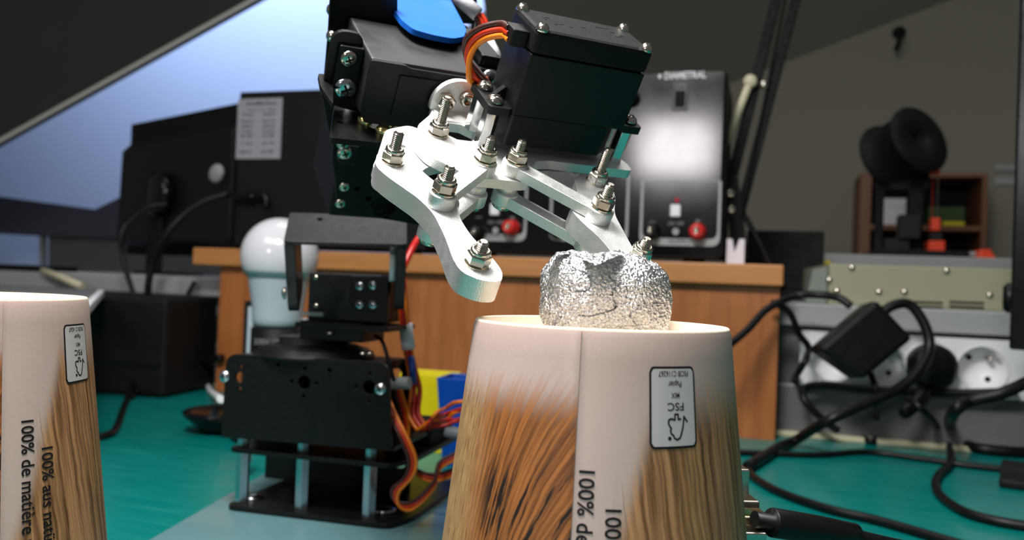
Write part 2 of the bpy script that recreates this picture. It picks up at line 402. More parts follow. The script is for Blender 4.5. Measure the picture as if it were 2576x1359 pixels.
# sloped ceiling over the right part: meets the back wall along a slanting crease and leans towards the room
pA = D.on(1, 1148, 1272, 421); pB = D.on(1, 1148, 3000, -232)
b = MB(D); n0 = Vector((120, -700, 480))
b.hexa([pA, pB, pB + n0, pA + n0, pA + Vector((0, 20, 30)), pB + Vector((0, 20, 30)), pB + n0 + Vector((0, 20, 30)), pA + n0 + Vector((0, 20, 30))])
b.build('ceiling', 'ceilgrey', kind='structure')
# sloped roof slab, upper left
dface(1, 760, [(-1200, 1030), (-1200, -900), (2267, -900)], 14, 'wall_slope', 'slab')
sl = [(-1200, 1030), (2267, -900), (2267, -910), (-1200, 1018)]
pl = [D.on(1, 757, *p) for p in sl]
b = MB(D); b.prism([(p.x, p.z) for p in pl], 752, 758, 1); b.build('trim_1', 'edge', kind='structure')
dface(1, 1040, [(-700, 395), (0, 495), (238, 527), (332, 482), (620, 345), (620, 600), (330, 600), (120, 594), (0, 588), (-700, 540)], 70, 'trim_2', 'band')
dface(1, 1060, [(122, 590), (640, 590), (640, 900), (122, 900)], 60, 'wall_sill', 'greypanel')
dface(1, 1045, [(98, 585), (104, 585), (104, 900), (98, 900)], 20, 'trim_3', 'greyrail')
# crease trims on the slanting ceiling
for i, (a, c) in enumerate((((1640, 118), (2080, -60)),)):
    p0 = D.on(1, 1080, *a); p1 = D.on(1, 1080, *c)
    b = MB(D); b.cyl(p0, p1, 4, n=6); b.build('trim_4', 'ceilgrey', kind='structure')
# hook on the back wall
t = thing('wall_hook', 'small dark hook high on the grey back wall', 'hook', Fr(D.M @ Matrix.Translation(D.on(1, 1146, 2262, 82))))
f0 = Fr(WM[t.name].copy()); f0 = Fr(D.M @ Matrix.Translation(D.on(1, 1146, 2262, 82)))
MB(f0).lathe((0, 4, 0), (0, -1, 0), [(14, 0), (14, 6), (9, 9), (0, 9)], 20).build('base_disc', 'black_dull', t)
MB(f0).tube(spline([(0, -4, 0), (0, -30, -4), (-4, -42, -24), (-8, -30, -44), (-8, -20, -38)]), 5).build('hook_arm', 'black_dull', t)

# ------------------------------------------------------------------ desk and its back upstand
desk = thing('desk', 'long teal topped workbench with a grey upstand at the back', 'desk', D)
b = MB(D); b.box((-1700, -1100, -30), (1100, 0, 0)); b.build('desktop', 'teal', desk, label='glossy teal work surface')
for x in (-1600, 1000):
    for y in (-1030, -60):
        b = MB(D); b.box((x, y, -750), (x + 50, y + 50, -30)); b.build('leg', 'greyrail', desk)
b = MB(D); b.box((-1700, -7, 0), (1100, 4, 5)); b.build('back_trim', 'cream', desk, bevel=1)
b = MB(D); b.box((-1700, 4, -30), (1100, 16, 47)); b.build('lower_panel', 'greypanel', desk)
b = MB(D); b.box((-1700, 6, 40), (1100, 22, 49)); b.build('ledge', 'greyrail', desk, bevel=1)
b = MB(D); b.box((-1700, 16, 47), (1100, 26, 106)); b.build('upper_panel', 'greypanel', desk)
b = MB(D); b.box((-1700, 0, 106), (1100, 140, 128)); b.build('rail', 'greyrail', desk, bevel=2)
# grey sockets in the left upstand
for cxp, cyp in ((478, 790),):
    c = D.on(1, 15, cxp, cyp); b = MB(D); b.lathe((c.x, 16.5, c.z), (0, -1, 0), [(22, 0), (22, 2.5), (18, 3), (17, 0.5), (0, 0.5)], 28); b.build('grey_socket', 'white', desk)
# white socket strip on the right
st = thing('socket_strip', 'white socket strip with round outlets along the bench upstand', 'socket', D.at(D.on(1, -8, 2300, 985)))
x0 = D.on(1, -8, 2012, 900).x; x1 = D.on(1, -8, 2700, 900).x
holes = []
cents = [D.on(1, -8, *c) for c in ((2100, 905), (2218, 915), (2338, 915), (2472, 924))]
b = MB(D); b.prism(rnd(rect(x0, 50, x1, 102), 4), -8, 15.9, 1, [circ((c.x, 75.5), 21.5, 32) for c in cents]); b.build('faceplate', 'white', st, bevel=1)
for c in cents:
    b = MB(D); b.lathe((c.x, 15, 75.5), (0, -1, 0), [(0, 4), (19.5, 4), (20.3, 23.6), (21.4, 23.8), (21.4, 0)], 32, caps=False); cupo = b.build('outlet_well', 'white', st)
    b = MB(D)
    for dx, dz in ((-7.5, 9), (8.5, -10)): b.cyl((c.x + dx, 11.2, 75.5 + dz), (c.x + dx, 10.4, 75.5 + dz), 2.6, n=14)
    b.build('pin_hole', 'dark', cupo)
    b = MB(D); b.lathe((c.x + 8, 11, 75.5 + 9), (0, -1, 0), [(2.4, 0), (2.4, 9), (1.6, 11), (0, 11.4)], 14); b.build('earth_pin', 'steel', cupo)
c = cents[2]
t = thing('power_plug', 'round black plug pushed into the white strip beside the adapter', 'plug', D.at((c.x, 10, 75.5)))
b = MB(D); b.lathe((c.x - 1, 10.5, 75.5), (0.08, -1, 0.02), [(19, 0), (19, 16), (21, 22), (20, 34), (15, 39), (0, 40)], 32); b.build('body', 'rubber', t)
b = MB(D); b.tube(spline([(c.x - 4, -14, 60), (c.x - 10, -30, 48), (c.x - 26, -42, 34)]), [6, 6] * 8 + [5], 10); b.build('strain_relief', 'rubber', t)

# ------------------------------------------------------------------ wooden riser with instruments
RY = -34
rx1 = D.on(1, RY - 12, 1971, 690).x; rx0 = D.on(1, RY - 12, 484, 650).x
rs = thing('monitor_riser', 'light beech riser with thick top carrying the black instruments', 'shelf', D.at(((rx0 + rx1) / 2, RY, 0)))
b = MB(D); b.box((rx0, RY - 12, 143.5), (rx1, 120, 163)); b.build('top_board', 'wood_h', rs, bevel=1.5)
px1 = D.on(1, RY, 1957, 900).x; px0 = D.on(1, RY, 548, 850).x
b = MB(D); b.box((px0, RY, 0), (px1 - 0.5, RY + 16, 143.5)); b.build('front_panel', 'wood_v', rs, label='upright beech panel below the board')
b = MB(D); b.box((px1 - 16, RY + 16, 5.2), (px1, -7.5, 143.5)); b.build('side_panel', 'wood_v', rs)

# power supply
PY = -20
def PS(px, py, y=PY): return D.on(1, y, px, py)
a = PS(1104, 640); c = PS(1830, 176)
psx0, psx1, psz1 = a.x, c.x, c.z
ps = thing('power_supply', 'black bench power supply with glossy front of jacks and white buttons', 'instrument', D.at(((psx0 + psx1) / 2, PY, 163)))
b = MB(D); b.box((psx0, PY + 4, 170), (psx1, 115, psz1 - 1)); b.build('case', 'black_dull', ps, bevel=2)
b = MB(D); b.box((psx0 - 1, PY, 168), (psx1 - 2, PY + 4, psz1)); b.build('front_panel', 'panel_black', ps, bevel=1)
for x in (psx0 + 20, psx1 - 30):
    for y in (PY + 20, 95):
        b = MB(D); b.cyl((x, y, 163), (x, y, 170), 8, 7, 14); b.build('foot', 'rubber', ps)
def flat_on(mb, V, Fc, ox, oz, y, sx=1, sz=1):
    add_flat(mb, V, Fc, lambda u, v: (ox + u * sx, y, oz + v * sz))
V, Fc, wd = text_mesh('♦ DIAMETRAL' if False else 'DIAMETRAL', 9.6, True)
a = PS(1672, 199); e = PS(1776, 199)
b = MB(D); flat_on(b, V, Fc, a.x, a.z, PY - 0.3, (e.x - a.x) / wd, 1)
q = PS(1660, 192); flat_on(b, [(-1.8, 0), (0, -2.6), (1.8, 0), (0, 2.6)], [(0, 1, 2, 3)], q.x, q.z, PY - 0.3)
b.build('lettering', 'lightprint', ps, fix=False)
def print_text(txt, px, py, h, w_px, m='greyink', parent=ps, nm='print', y=PY - 0.3):
    V, Fc, wd = text_mesh(txt, h, True); a = PS(px - w_px / 2, py); e = PS(px + w_px / 2, py)
    b = MB(D); flat_on(b, V, Fc, a.x, a.z - h * 0.35, y, (e.x - a.x) / wd, 1); b.build(nm, m, parent, fix=False)
for cx_, L, R, T, B in ((1712, 1608, 1816, 455, 616), (1470, 1381, 1585, 440, 606), (1245, 1150, 1330, 430, 604)):
    p = PS(L, B); q = PS(R, T)
    o_ = rnd(rect(p.x, p.z, q.x, q.z), [9, 9, 2, 2]); i_ = rnd(rect(p.x + 2.6, p.z + 7, q.x - 2.6, q.z - 1), [7, 7, 1, 1])
    b = MB(D); b.prism(o_, PY - 0.8, PY - 0.05, 1, [i_]); b.build('channel_frame', 'greyrail', ps)
    print_text('OUTPUT', cx_, B - 9, 5, 60, 'ink', y=PY - 1.1)
def jack(px, py, m, label):
    c = PS(px, py); b = MB(D); b.lathe((c.x, PY, c.z), (0, -1, 0), [(8.2, 0), (8.2, 3), (7.2, 4), (6.8, 15), (5.6, 17), (3.0, 17), (2.6, 12), (0, 12)], 24)
    j = b.build('jack', m, ps, label=label)
    b = MB(D); b.lathe((c.x, PY - 12, c.z), (0, -1, 0), [(2.5, 0), (2.5, 5.6), (1.4, 5.8), (1.2, 3), (0, 3)], 14); b.build('jack_tip', 'steel', j)
for x, y in ((1755, 583), (1289, 573)): jack(x, y, 'redjack', 'red binding post')
for x, y in ((1641, 582), (1402, 579), (1205, 586)): jack(x, y, 'rubber', 'black binding post')
for x, y in ((1700, 531), (1247, 528), (1466, 530)):
    c = PS(x, y); b = MB(D); b.box((c.x - 5, PY - 5, c.z - 6), (c.x + 5, PY, c.z + 6)); b.build('button', 'white', ps, label='white push button', bevel=1.2)
    b = MB(D); b.lathe((c.x + 1, PY, c.z + 10.5), (0, -1, 0), [(2.2, 0), (2.2, 1.5), (0, 3)], 12); b.build('indicator', 'led', ps)
    print_text('ON / OFF', x, y + 31, 5, 40)
for x, y, s_ in ((1712, 213, 'Line'), (1641, 556, '-'), (1755, 556, '+'), (1205, 545, '-'), (1289, 548, '+'), (1425, 432, '0-24'), (1357, 548, '0V'), (1425, 492, '0-3 A')):
    print_text(s_, x, y, 6, 30 if len(s_) > 1 else 16)
for x, y in ((1700, 583), (1247, 580)):
    c = PS(x, y); b = MB(D); b.lathe((c.x, PY, c.z), (0, -1, 0), [(3.4, 0), (3.4, 1), (2.4, 1.2), (1.8, .6), (0, .6)], 14); b.build('small_socket', 'greyrail', ps)
c = PS(1711, 250)
b = MB(D); b.box((c.x - 7.6, PY - 1.6, c.z - 11.5), (c.x + 7.6, PY, c.z + 11.5)); sw = b.build('power_switch', 'black_gloss', ps, label='black rocker switch', bevel=.8)
b = MB(D); b.box((c.x - 4.8, PY - 4.2, c.z - 8), (c.x + 4.8, PY - 1, c.z + 8), Matrix.Rotation(0.18, 3, 'X')); b.build('rocker', 'black_dull', sw, bevel=.5)
for x, y in ((1587, 245),):
    c = PS(x, y); b = MB(D); b.lathe((c.x, PY, c.z), (0, -1, 0), [(9, 0), (9, 10), (8, 12), (0, 12)], 24); b.build('knob', 'rubber', ps)

# left instrument with the rating label
a = PS(586, 640, -10); c = PS(1085, 232, -10); tl = PS(586, 232, -10)
lx0, lx1, lz1 = a.x, c.x, tl.z
li = thing('instrument_case', 'plain black instrument case with a white rating label, left on the riser', 'instrument', D.at(((lx0 + lx1) / 2, 60, 163)))
b = MB(D); b.box((lx0, -10, 168), (lx1, 110, lz1)); b.build('case', 'black_dull', li, bevel=2)
for x in (lx0 + 20, lx1 - 20):
    for y in (10, 95):
        b = MB(D); b.cyl((x, y, 163), (x, y, 168), 8, 7, 14); b.build('foot', 'rubber', li)
p = PS(593, 400, -10.4); q = PS(711, 246, -10.4)
b = MB(D); b.box((p.x, -10.5, p.z), (q.x, -10, q.z)); lb = b.build('rating_label', 'rating_paper', li, label='white rating label')
b = MB(D); lw = q.x - p.x; lh = q.z - p.z
def ltext(txt, fx, fz, h, fw):
    V, Fc, wd = text_mesh(txt, h, True); flat_on(b, V, Fc, p.x + lw * fx, p.z + lh * fz, -10.7, lw * fw / wd, 1)
ltext('DIAMETRAL', 0.2, 0.89, 5.2, 0.7); ltext('spol. s r.o.  Praha', 0.25, 0.80, 3, 0.62)
for i, (fz, t1, t2) in enumerate(((0.72, 'Typ', 'AC/DC'), (0.60, 'P230', 'R51D'), (0.52, '230V', '50Hz'), (0.44, 'I max', '2,5A'), (0.36, 'IP 20', 'CE'), (0.24, 'T 2,5', 'X X'), (0.10, 'Made in', 'CZ'))):
    ltext(t1, 0.1, fz, 4, 0.26); ltext(t2, 0.58, fz, 4, 0.28)
b.build('label_print', 'ink', lb, fix=False)

# ------------------------------------------------------------------ monitor seen from behind, left
pr = W(592, 262, 1190); plf = W(329, 312, 1400)
e1 = Vector((pr.x - plf.x, pr.y - plf.y, 0)).normalized(); e2 = Vector((-e1.y, e1.x, 0))
mf = axes(Vector((plf.x, plf.y, 128)), e1, e2, (0, 0, 1)); mw = (Vector((pr.x - plf.x, pr.y - plf.y))).length; mh = plf.z - 128
b = MB(mf); b.box((-60, -34, -878), (mw - 20, 80, 0)); b.build('back_cabinet', 'greypanel', None, 'grey cabinet behind the bench that carries the turned monitor', 'cabinet', origin=(mw / 2, 0, -878))
mo = thing('monitor', 'black monitor turned away behind the left end of the riser', 'monitor', mf)
b = MB(mf); b.hexa([(0, 0, 30), (mw + 60, 0, 30), (mw + 60, 20, 30), (0, 20, 30), (0, 0, mh), (mw + 60, 0, mh), (mw + 60, 20, mh), (0, 20, mh)]); b.build('housing', 'black_dull', mo, bevel=3)
b = MB(mf); b.hexa([(22, -26, 50), (mw + 40, -26, 50), (mw + 40, 1, 40), (8, 1, 40), (30, -26, mh - 52), (mw + 40, -26, mh - 45), (mw + 40, 1, mh - 28), (10, 1, mh - 30)]); b.build('rear_shell', 'black_plastic', mo, bevel=3)
b = MB(mf); b.lathe((mw * 0.55, -26, mh * 0.48), (0, -1, 0), [(34, 0), (34, 16), (24, 20), (0, 20)], 32); b.build('mount_disc', 'black_gloss', mo)
c = mf.on(1, -50, 530, 435)
b = MB(mf); b.lathe((c.x, -40, c.z), (0.2, -1, 0.1), [(13, 0), (13, 3), (10, 6), (0, 7)], 24); b.build('pivot_cap', 'greyrail', mo)
b = MB(mf); b.box((mw * 0.5 - 22, -33, 3), (mw * 0.5 + 22, -26, mh * 0.55)); b.build('stand', 'black_dull', mo, bevel=3)
b = MB(mf); b.box((mw * 0.5 - 60, -34, 0), (mw * 0.5 + 40, 30, 4)); b.build('stand_foot', 'black_dull', mo, bevel=1)

# ------------------------------------------------------------------ cables (helpers)
def cable(name, pts, r, label, m='rubber', group=None, n=8, plane=None):
    P = []
    for p in pts:
        if len(p) == 4: P.append(D.on(1, p[2], p[0], p[1]))                       # (px, py, y offset behind the desk edge, 'd')
        elif p[2] == 0: P.append(D.I @ onz(p[0], p[1], r))
        else: P.append(D.I @ W(*p))
    P = spline(P, 8)
    for q in P: q.z = max(q.z, r * 1.0)
    b = MB(D); b.tube(P, r, n); return b.build(name, m, None, label, 'cable', group or 'cables around the bench', origin=P[0])
cable('cable', [(420, 515, -20, 'd'), (380, 520, -30, 'd'), (330, 555, -50, 'd'), (306, 590, -60, 'd'), (312, 660, -60, 'd'), (335, 740, -70, 'd'), (354, 830, -80, 'd'), (345, 930, -90, 'd'), (318, 1010, 0), (290, 1080, 0), (250, 1100, 0)], 3.0, 'thin black cable looping down beside the left monitor to the bench')
cable('cable', [(570, 490, -30, 'd'), (520, 505, -40, 'd'), (465, 540, -50, 'd'), (420, 590, -60, 'd'), (385, 660, -60, 'd'), (372, 740, -60, 'd'), (385, 820, -50, 'd'), (430, 885, -40, 'd'), (500, 905, -40, 'd'), (560, 900, -42, 'd')], 4.2, 'thick black cable arching from behind the monitor over the rail')
cable('cable', [(490, 710, -8, 'd'), (470, 750, -20, 'd'), (465, 810, -30, 'd'), (455, 870, -40, 'd'), (400, 920, -60, 'd'), (350, 975, 0), (330, 1000, 0)], 3.0, 'short black cable hanging in front of the grey upstand at left')
b = MB(D)
for seg in ([(585, 492), (660, 490), (672, 520)], [(520, 505), (575, 492), (640, 495)]):
    b.tube(spline([D.on(1, -22, *s_) for s_ in seg]), 3.2, 8)
b.build('bracket_clip', 'black_gloss', None, 'small glossy black clip arm in front of the instrument case', 'clip', origin=D.on(1, -22, 600, 500))

# ------------------------------------------------------------------ right background
# lamp arm
LY = 70
def lp(px, py, dy=0): return D.on(1, LY + dy, px, py)
la = thing('lamp_arm', 'dark jointed desk lamp arm rising beside the power supply', 'lamp', D.at(lp(1850, 600)))
for nm, P, Q, wd in (('lower_bar', (1962, -40), (1836, 470), 11), ('upper_bar', (2012, -40), (1848, 590), 10)):
    p, q = lp(*P), lp(*Q); b = MB(D); dv = (q - p).normalized(); x = Vector((0, 1, 0)); y = dv.cross(x).normalized()
    o8 = []
    for base in (p, q):
        for sx, sy in ((-1, -1), (1, -1), (1, 1), (-1, 1)): o8.append(base + y * sx * wd / 2 + x * sy * 5)
    b.hexa(o8); b.build(nm, 'lampbar', la, bevel=1)
p, q = lp(1983, -40, -8), lp(1862, 560, -8)
b = MB(D); b.cyl(p, q, 1.6, n=8); b.build('tension_rod', 'lampbar', la)
p, q = lp(1887, 205, -14), lp(1822, 372, -14)
b = MB(D); b.cyl(p, q, 4.0, n=14); sp = b.build('spring_tube', 'cream', la, label='cream spring tube')
b = MB(D); b.lathe(p + Vector((0, 6, 0)), (0, -1, 0), [(7, 0), (7, 8), (5, 10), (0, 10)], 18); b.build('pivot_cap', 'cream', sp)
p = lp(1921, 214, -12); b = MB(D); b.lathe(p, (0, -1, 0), [(4, -4), (4, 2), (0, 3)], 14); b.build('pivot_pin', 'steel', la)
b = MB(D); b.prism(rnd([tuple(lp(*q)[i] for i in (0, 2)) for q in ((1828, 440), (1856, 440), (1872, 560), (1880, 640), (1838, 648), (1834, 560))], 4), LY - 9, LY + 9, 1); b.build('elbow_bracket', 'black_dull', la, bevel=1)
for x, y in ((1838, 487), (1840, 527)):
    p = lp(x, y, -9); b = MB(D); b.lathe(p, (0, -1, 0), [(4.4, 0), (4.4, 2), (2.5, 3), (2, 1.5), (0, 1.5)], 16); b.build('pivot_pin', 'steel', la)
p = lp(1850, 640); b = MB(D); b.cyl((p.x, LY, 163), (p.x, LY, p.z + 6), 12, 10, 20); b.build('post', 'black_dull', la)
b = MB(D); b.tube(spline([lp(1865, 530), lp(1900, 590), lp(1935, 660), lp(1975, 730)]), 3, 8); b.build('lamp_cable', 'rubber', la)
b = MB(D)
p = D.on(1, 10, 1828, 655); q = D.on(1, 10, 1874, 603)
x_a, x_b = p.x, q.x; zb, zt = 163, q.z
b.prism([(x_a, zb), (x_a, zt), (x_a + 5, zt), ((x_a + x_b) / 2 - 1, zb + 12), (x_b - 5, zt), (x_b, zt), (x_b, zb)], 2, 14, 1)
b.build('paper_holder', 'white_tape', None, 'small white notched holder on the right end of the riser', 'holder', origin=(x_a, 8, 163))
# black screen box right of the riser
p = D.on(1, 240, 1872, 790); q = D.on(1, 240, 2074, 582)
b = MB(D); b.box((p.x, 240, 128 if False else 100), (q.x, 262, q.z)); b.build('black_panel', 'black_dull', None, 'black flat panel standing behind the bench right of the riser', 'panel', origin=((p.x + q.x) / 2, 250, 100), bevel=2)
p = D.on(1, 262, 2085, 640); b = MB(D)
b.tube(spline([(p.x - 30, 275, 128), (p.x - 12, 282, 150), (p.x - 4, 282, 170), (p.x + 2, 278, 178)]), [5] * 24 + [3], 8)
b.build('yellow_cable', 'yellow', None, 'short dull yellow cable end beside the black panel', 'cable', origin=(p.x - 20, 270, 128))

# beige instrument on the rail
BY = 12
p = D.on(1, BY, 2082, 790); q = D.on(1, BY, 2640, 676); top = D.on(1, BY, 2082, 664).z; pl_ = D.on(1, BY + 60, 2037, 700).x
bi = thing('beige_instrument', 'low beige metal instrument case with vents on the bench rail', 'instrument', D.at((p.x + 80, BY, 128)))
b = MB(D); b.hexa([(p.x, BY, 128.2), (q.x, BY, 128.2), (q.x, 250, 128.2), (pl_, 250, 128.2), (p.x, BY, top), (q.x, BY, top), (q.x, 250, top), (pl_, 250, top)])
b.build('case', 'beige', bi, bevel=1)
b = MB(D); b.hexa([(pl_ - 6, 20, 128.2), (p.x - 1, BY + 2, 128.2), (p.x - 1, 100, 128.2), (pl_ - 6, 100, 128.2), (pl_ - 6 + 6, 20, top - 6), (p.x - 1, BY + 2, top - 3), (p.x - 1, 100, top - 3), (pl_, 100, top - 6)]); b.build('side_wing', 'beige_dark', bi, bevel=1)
for x, y in ((2086, 705), (2105, 732), (2143, 674), (2211, 735), (2275, 735), (2381, 682), (2490, 743)):
    c = D.on(1, BY, x, y); b = MB(D); b.lathe((c.x, BY, c.z), (0, -1, 0), [(3.2, 0), (2.9, 1.4), (1.6, 2.3), (0, 2.6)], 14); b.build('screw', 'steel', bi)
for (xa, xb) in ((2293, 2372), (2388, 2476)):
    for yy in (760, 771, 782):
        c = D.on(1, BY, xa, yy); e = D.on(1, BY, xb, yy); b = MB(D); b.box((c.x, BY - 0.3, c.z - 1.1), (e.x, BY + 0.2, c.z + 1.1)); b.build('vent_slot', 'dark', bi)
# grey slab that carries the printer, further back
ZP = 128
pb = D.on(1, 420, 2150, 655); pz = D.on(1, 420, 2150, 640).z; p2 = D.on(1, 420, 2700, 650).x
t = thing('side_table', 'low grey cabinet top further back under the printer', 'table', D.at(((pb.x + p2) / 2, 600, -750)))
b = MB(D); b.box((pb.x - 40, 420, pz - 26), (p2 + 150, 880, pz)); b.build('tabletop', 'greyrail', t, bevel=2)
b = MB(D); b.box((pb.x - 20, 440, -750), (p2 + 130, 860, pz - 26)); b.build('carcass', 'greypanel', t)
# 3D printer
QY = 560
def qp(px, py, y=QY): return D.on(1, y, px, py)
pt = thing('desktop_printer', 'black and orange 3D printer with a spool on top, right background', 'printer', D.at((qp(2330, 640).x, QY, pz)))
def pbox(nm, pxa, pya, pxb, pyb, y0, y1, m, par=None, bev=1.5, label=None):
    a, c = qp(pxa, pya, y0), qp(pxb, pyb, y0); b = MB(D); b.box((a.x, y0, max(min(a.z, c.z), pz)), (c.x, y1, max(a.z, c.z))); return b.build(nm, m, par or pt, bevel=bev, label=label)
pbox('base_frame', 2205, 652, 2440, 632, QY - 90, QY + 120, 'black_dull')
pbox('frame_post', 2282, 640, 2326, 440, QY, QY + 8, 'black_dull')
pbox('frame_post', 2198, 640, 2226, 470, QY, QY + 8, 'black_dull')
pbox('frame_beam', 2200, 478, 2340, 432, QY, QY + 10, 'black_dull')
pbox('threaded_rod', 2355, 600, 2361, 440, QY - 6, QY - 3, 'steel', bev=0)
pbox('smooth_rod', 2342, 600, 2348, 440, QY - 6, QY - 3, 'redjack', bev=0)
pbox('top_holder', 2338, 437, 2366, 420, QY - 12, QY + 6, 'prusa', label='orange-red top rod holder')
pbox('axis_carriage', 2342, 580, 2366, 548, QY - 16, QY + 6, 'prusa', label='orange-red carriage')
pbox('motor_mount', 2335, 640, 2378, 606, QY - 30, QY + 6, 'prusa', label='orange-red motor mount')
pbox('motor', 2345, 606, 2372, 586, QY - 20, QY + 10, 'black_plastic')
pbox('extruder', 2262, 600, 2318, 540, QY - 40, QY - 4, 'black_plastic')
pbox('wiring_box', 2225, 650, 2290, 600, QY - 30, QY + 30, 'black_plastic')
pbox('print_bed', 2380, 644, 2470, 634, QY - 80, QY + 60, 'greyrail')
a_, b_, c_ = qp(2455, 655, QY - 90), qp(2505, 655, QY - 90), qp(2462, 628, QY - 90)
b = MB(D); b.prism([(a_.x, pz), (b_.x, pz), (b_.x - 8, pz + 10), (c_.x + 14, c_.z), (c_.x, c_.z)], QY - 100, QY - 60, 1); b.build('display_knob_box', 'prusa', pt, bevel=1.5, label='orange-red screen housing')
b = MB(D); p = qp(2300, 440); b.tube([(p.x, QY, p.z), (p.x - 14, QY, p.z + 26)], 6, 8); b.build('spool_holder', 'black_plastic', pt)
c = qp(2282, 368, QY - 10)
sp = MB(D); dr = Vector((0.80, -1, 0.42)).normalized(); c0 = c - dr * 42
sp.lathe(c0, dr, [(16, 0), (54, 0), (54, 4), (47, 5), (47, 62), (54, 63), (54, 67), (14, 67), (14, 30)], 44); sp.build('filament_spool', 'black_dull', None, 'black filament spool tilted on top of the printer frame', 'spool', origin=c0)
# paper seen through the printer
# wooden cabinet on the far wall
CYW = 1010
def wp(px, py): return D.on(1, CYW, px, py)
cb = thing('wood_cabinet', 'brown wooden open shelf cabinet against the far wall behind the printer', 'cabinet', D.at((wp(2300, 640).x, CYW, -750)))
xa, xb, zt = wp(2160, 600).x, wp(2482, 600).x, wp(2160, 436).z
for nm, q0, q1 in (('side_panel', xa, xa + 22), ('side_panel', xb - 10, xb)):
    b = MB(D); b.box((q0, CYW, -750), (q1, 1145, zt)); b.build(nm, 'cabwood', cb, bevel=1)
b = MB(D); b.box((xa + 22, CYW, zt - 8), (xb - 10, 1145, zt)); b.build('top_panel', 'cabwood', cb)
b = MB(D); b.box((xa + 22, 1138, -750), (xb - 10, 1145, zt - 8)); b.build('back_panel', 'black_dull', cb)
for yy in (566, 720, 900):
    z = wp(2300, yy).z; b = MB(D); b.box((xa + 22, CYW + 4, z - 10), (xb - 10, 1138, z)); b.build('shelf', 'cabwood', cb)
z = wp(2300, 566).z
p = wp(2400, 540); b = MB(D); b.box((p.x - 40, 1050, z), (p.x + 28, 1110, z + 42)); b.build('green_box', 'greenthing', None, 'dark green box on the cabinet shelf', 'box', origin=(p.x, 1080, z), bevel=2)
p = wp(2405, 560); b = MB(D); b.box((p.x - 22, 1020, z), (p.x + 18, 1042, z + 9)); b.build('yellow_box', 'yellow', None, 'small yellow box at the front of the cabinet shelf', 'box', origin=(p.x, 1030, z), bevel=2)
p = wp(2250, 540); q = wp(2290, 500); b = MB(D); b.box((p.x - 22, 1060, z), (q.x, 1075, q.z + 6)); b.build('paper_sheet_box', 'white', None, 'pale box on the cabinet shelf behind the printer frame', 'box', origin=(p.x, 1070, z), bevel=2)
# notice with grey print on the wall by the right monitor
b = MB(D)
for yy, hh in ((415, 12), (446, 16)):
    p = D.on(1, 1147, 2502, yy); q = D.on(1, 1147, 2545, yy); b.box((p.x, 1146, p.z - hh), (q.x + 30, 1149.5, p.z))
b.build('wall_notice', 'greyrail', None, 'two faint grey strips on the wall by the right edge', 'notice', origin=p)

# monitor edge at the far right
mxp = D.I @ W(2558, 600, 640)
f = Fr(Matrix.Translation(W(2564, 600, 640)) @ Matrix.Rotation(-0.55, 4, 'Z'))
rm = thing('right_monitor', 'black monitor edge cut off by the right side of the photo', 'monitor', f)
zo = f.M.translation.z
p0 = f.on(1, 0, 2566, 0); p1 = f.on(1, 0, 2543, 850)
b = MB(f); zb_, zt_ = 128 - zo, 470 - zo
b.hexa([(p1.x - 1, 0, f.on(1, 0, 2543, 880).z), (220, 0, f.on(1, 0, 2543, 880).z), (220, 24, f.on(1, 0, 2543, 880).z), (p1.x - 1, 24, f.on(1, 0, 2543, 880).z), (p0.x, 0, zt_), (220, 0, zt_), (220, 24, zt_), (p0.x, 24, zt_)])
b.build('housing', 'black_gloss', rm, bevel=2)
c = f.on(1, 0, 2537, 750); b = MB(f); b.lathe((c.x + 2, 14, c.z), (-1, 0, 0), [(12, -2), (12, 3), (9, 6), (0, 6)], 20); b.build('side_knob', 'rubber', rm)
lowz = f.on(1, 0, 2543, 880).z
b = MB(f); b.box((60, 6, -zo + 6), (110, 20, lowz + 60)); b.build('stand', 'black_dull', rm)
b = MB(f); b.box((-8, -30, -zo + 0.2), (190, 60, -zo + 7)); b.build('stand_foot', 'black_dull', rm, bevel=2)
cable('cable', [(2600, 955, 640), (2520, 990, 640), (2440, 1010, 650), (2398, 1040, 655), (2392, 1085, 0), (2440, 1122, 0), (2520, 1135, 0), (2620, 1140, 0)], 5.0, 'thick black cable curling under the right monitor')
cable('cable', [(2560, 985, -18, 'd'), (2400, 988, -14, 'd'), (2280, 985, -16, 'd'), (2170, 978, -16, 'd'), (2080, 968, -16, 'd'), (2025, 975, -20, 'd'), (2025, 1010, -30, 'd'), (2075, 1060, -30, 'd'), (2110, 1085, -30, 'd')], 3.4, 'black cable strung along the bottom of the socket strip')

# power adapter and cables
A0, A1, A2, A3 = (2166, 752), (2266, 855), (2142, 965), (2020, 886)
d0 = 745
c = [W(2172, 760, d0), W(2264, 856, d0 - 6), W(2140, 958, d0 - 10), W(2030, 880, d0 - 4)]
nrm = ((c[1] - c[0]).cross(c[3] - c[0])).normalized()
if nrm.y > 0: nrm = -nrm
ad = thing('power_adapter', 'bulky black power adapter hanging tilted before the white sockets', 'adapter', Fr(Matrix.Translation((c[0] + c[2]) / 2)))
af = Fr(Matrix.Translation((c[0] + c[2]) / 2)); m0 = (c[0] + c[2]) / 2
b = MB(af); b.hexa([x - m0 - nrm * 2 for x in c] + [x - m0 - nrm * -30 + Vector((0, 0, 0)) for x in c]); b.build('body', 'rubber', ad, bevel=5, segs=3)
b = MB(af); cc = [m0 + (x - m0) * 0.86 for x in c]; b.hexa([x - m0 + nrm * 1.0 for x in cc] + [x - m0 + nrm * 3.0 for x in cc]); b.build('lid', 'black_plastic', ad, bevel=1.5)
cable('cable', [(2140, 770, 738), (2110, 750, 745), (2060, 742, 750), (2000, 745, 760), (1930, 778, 745), (1880, 830, 735), (1820, 880, 720)], 3.6, 'black cable sweeping from the adapter past the wooden riser')
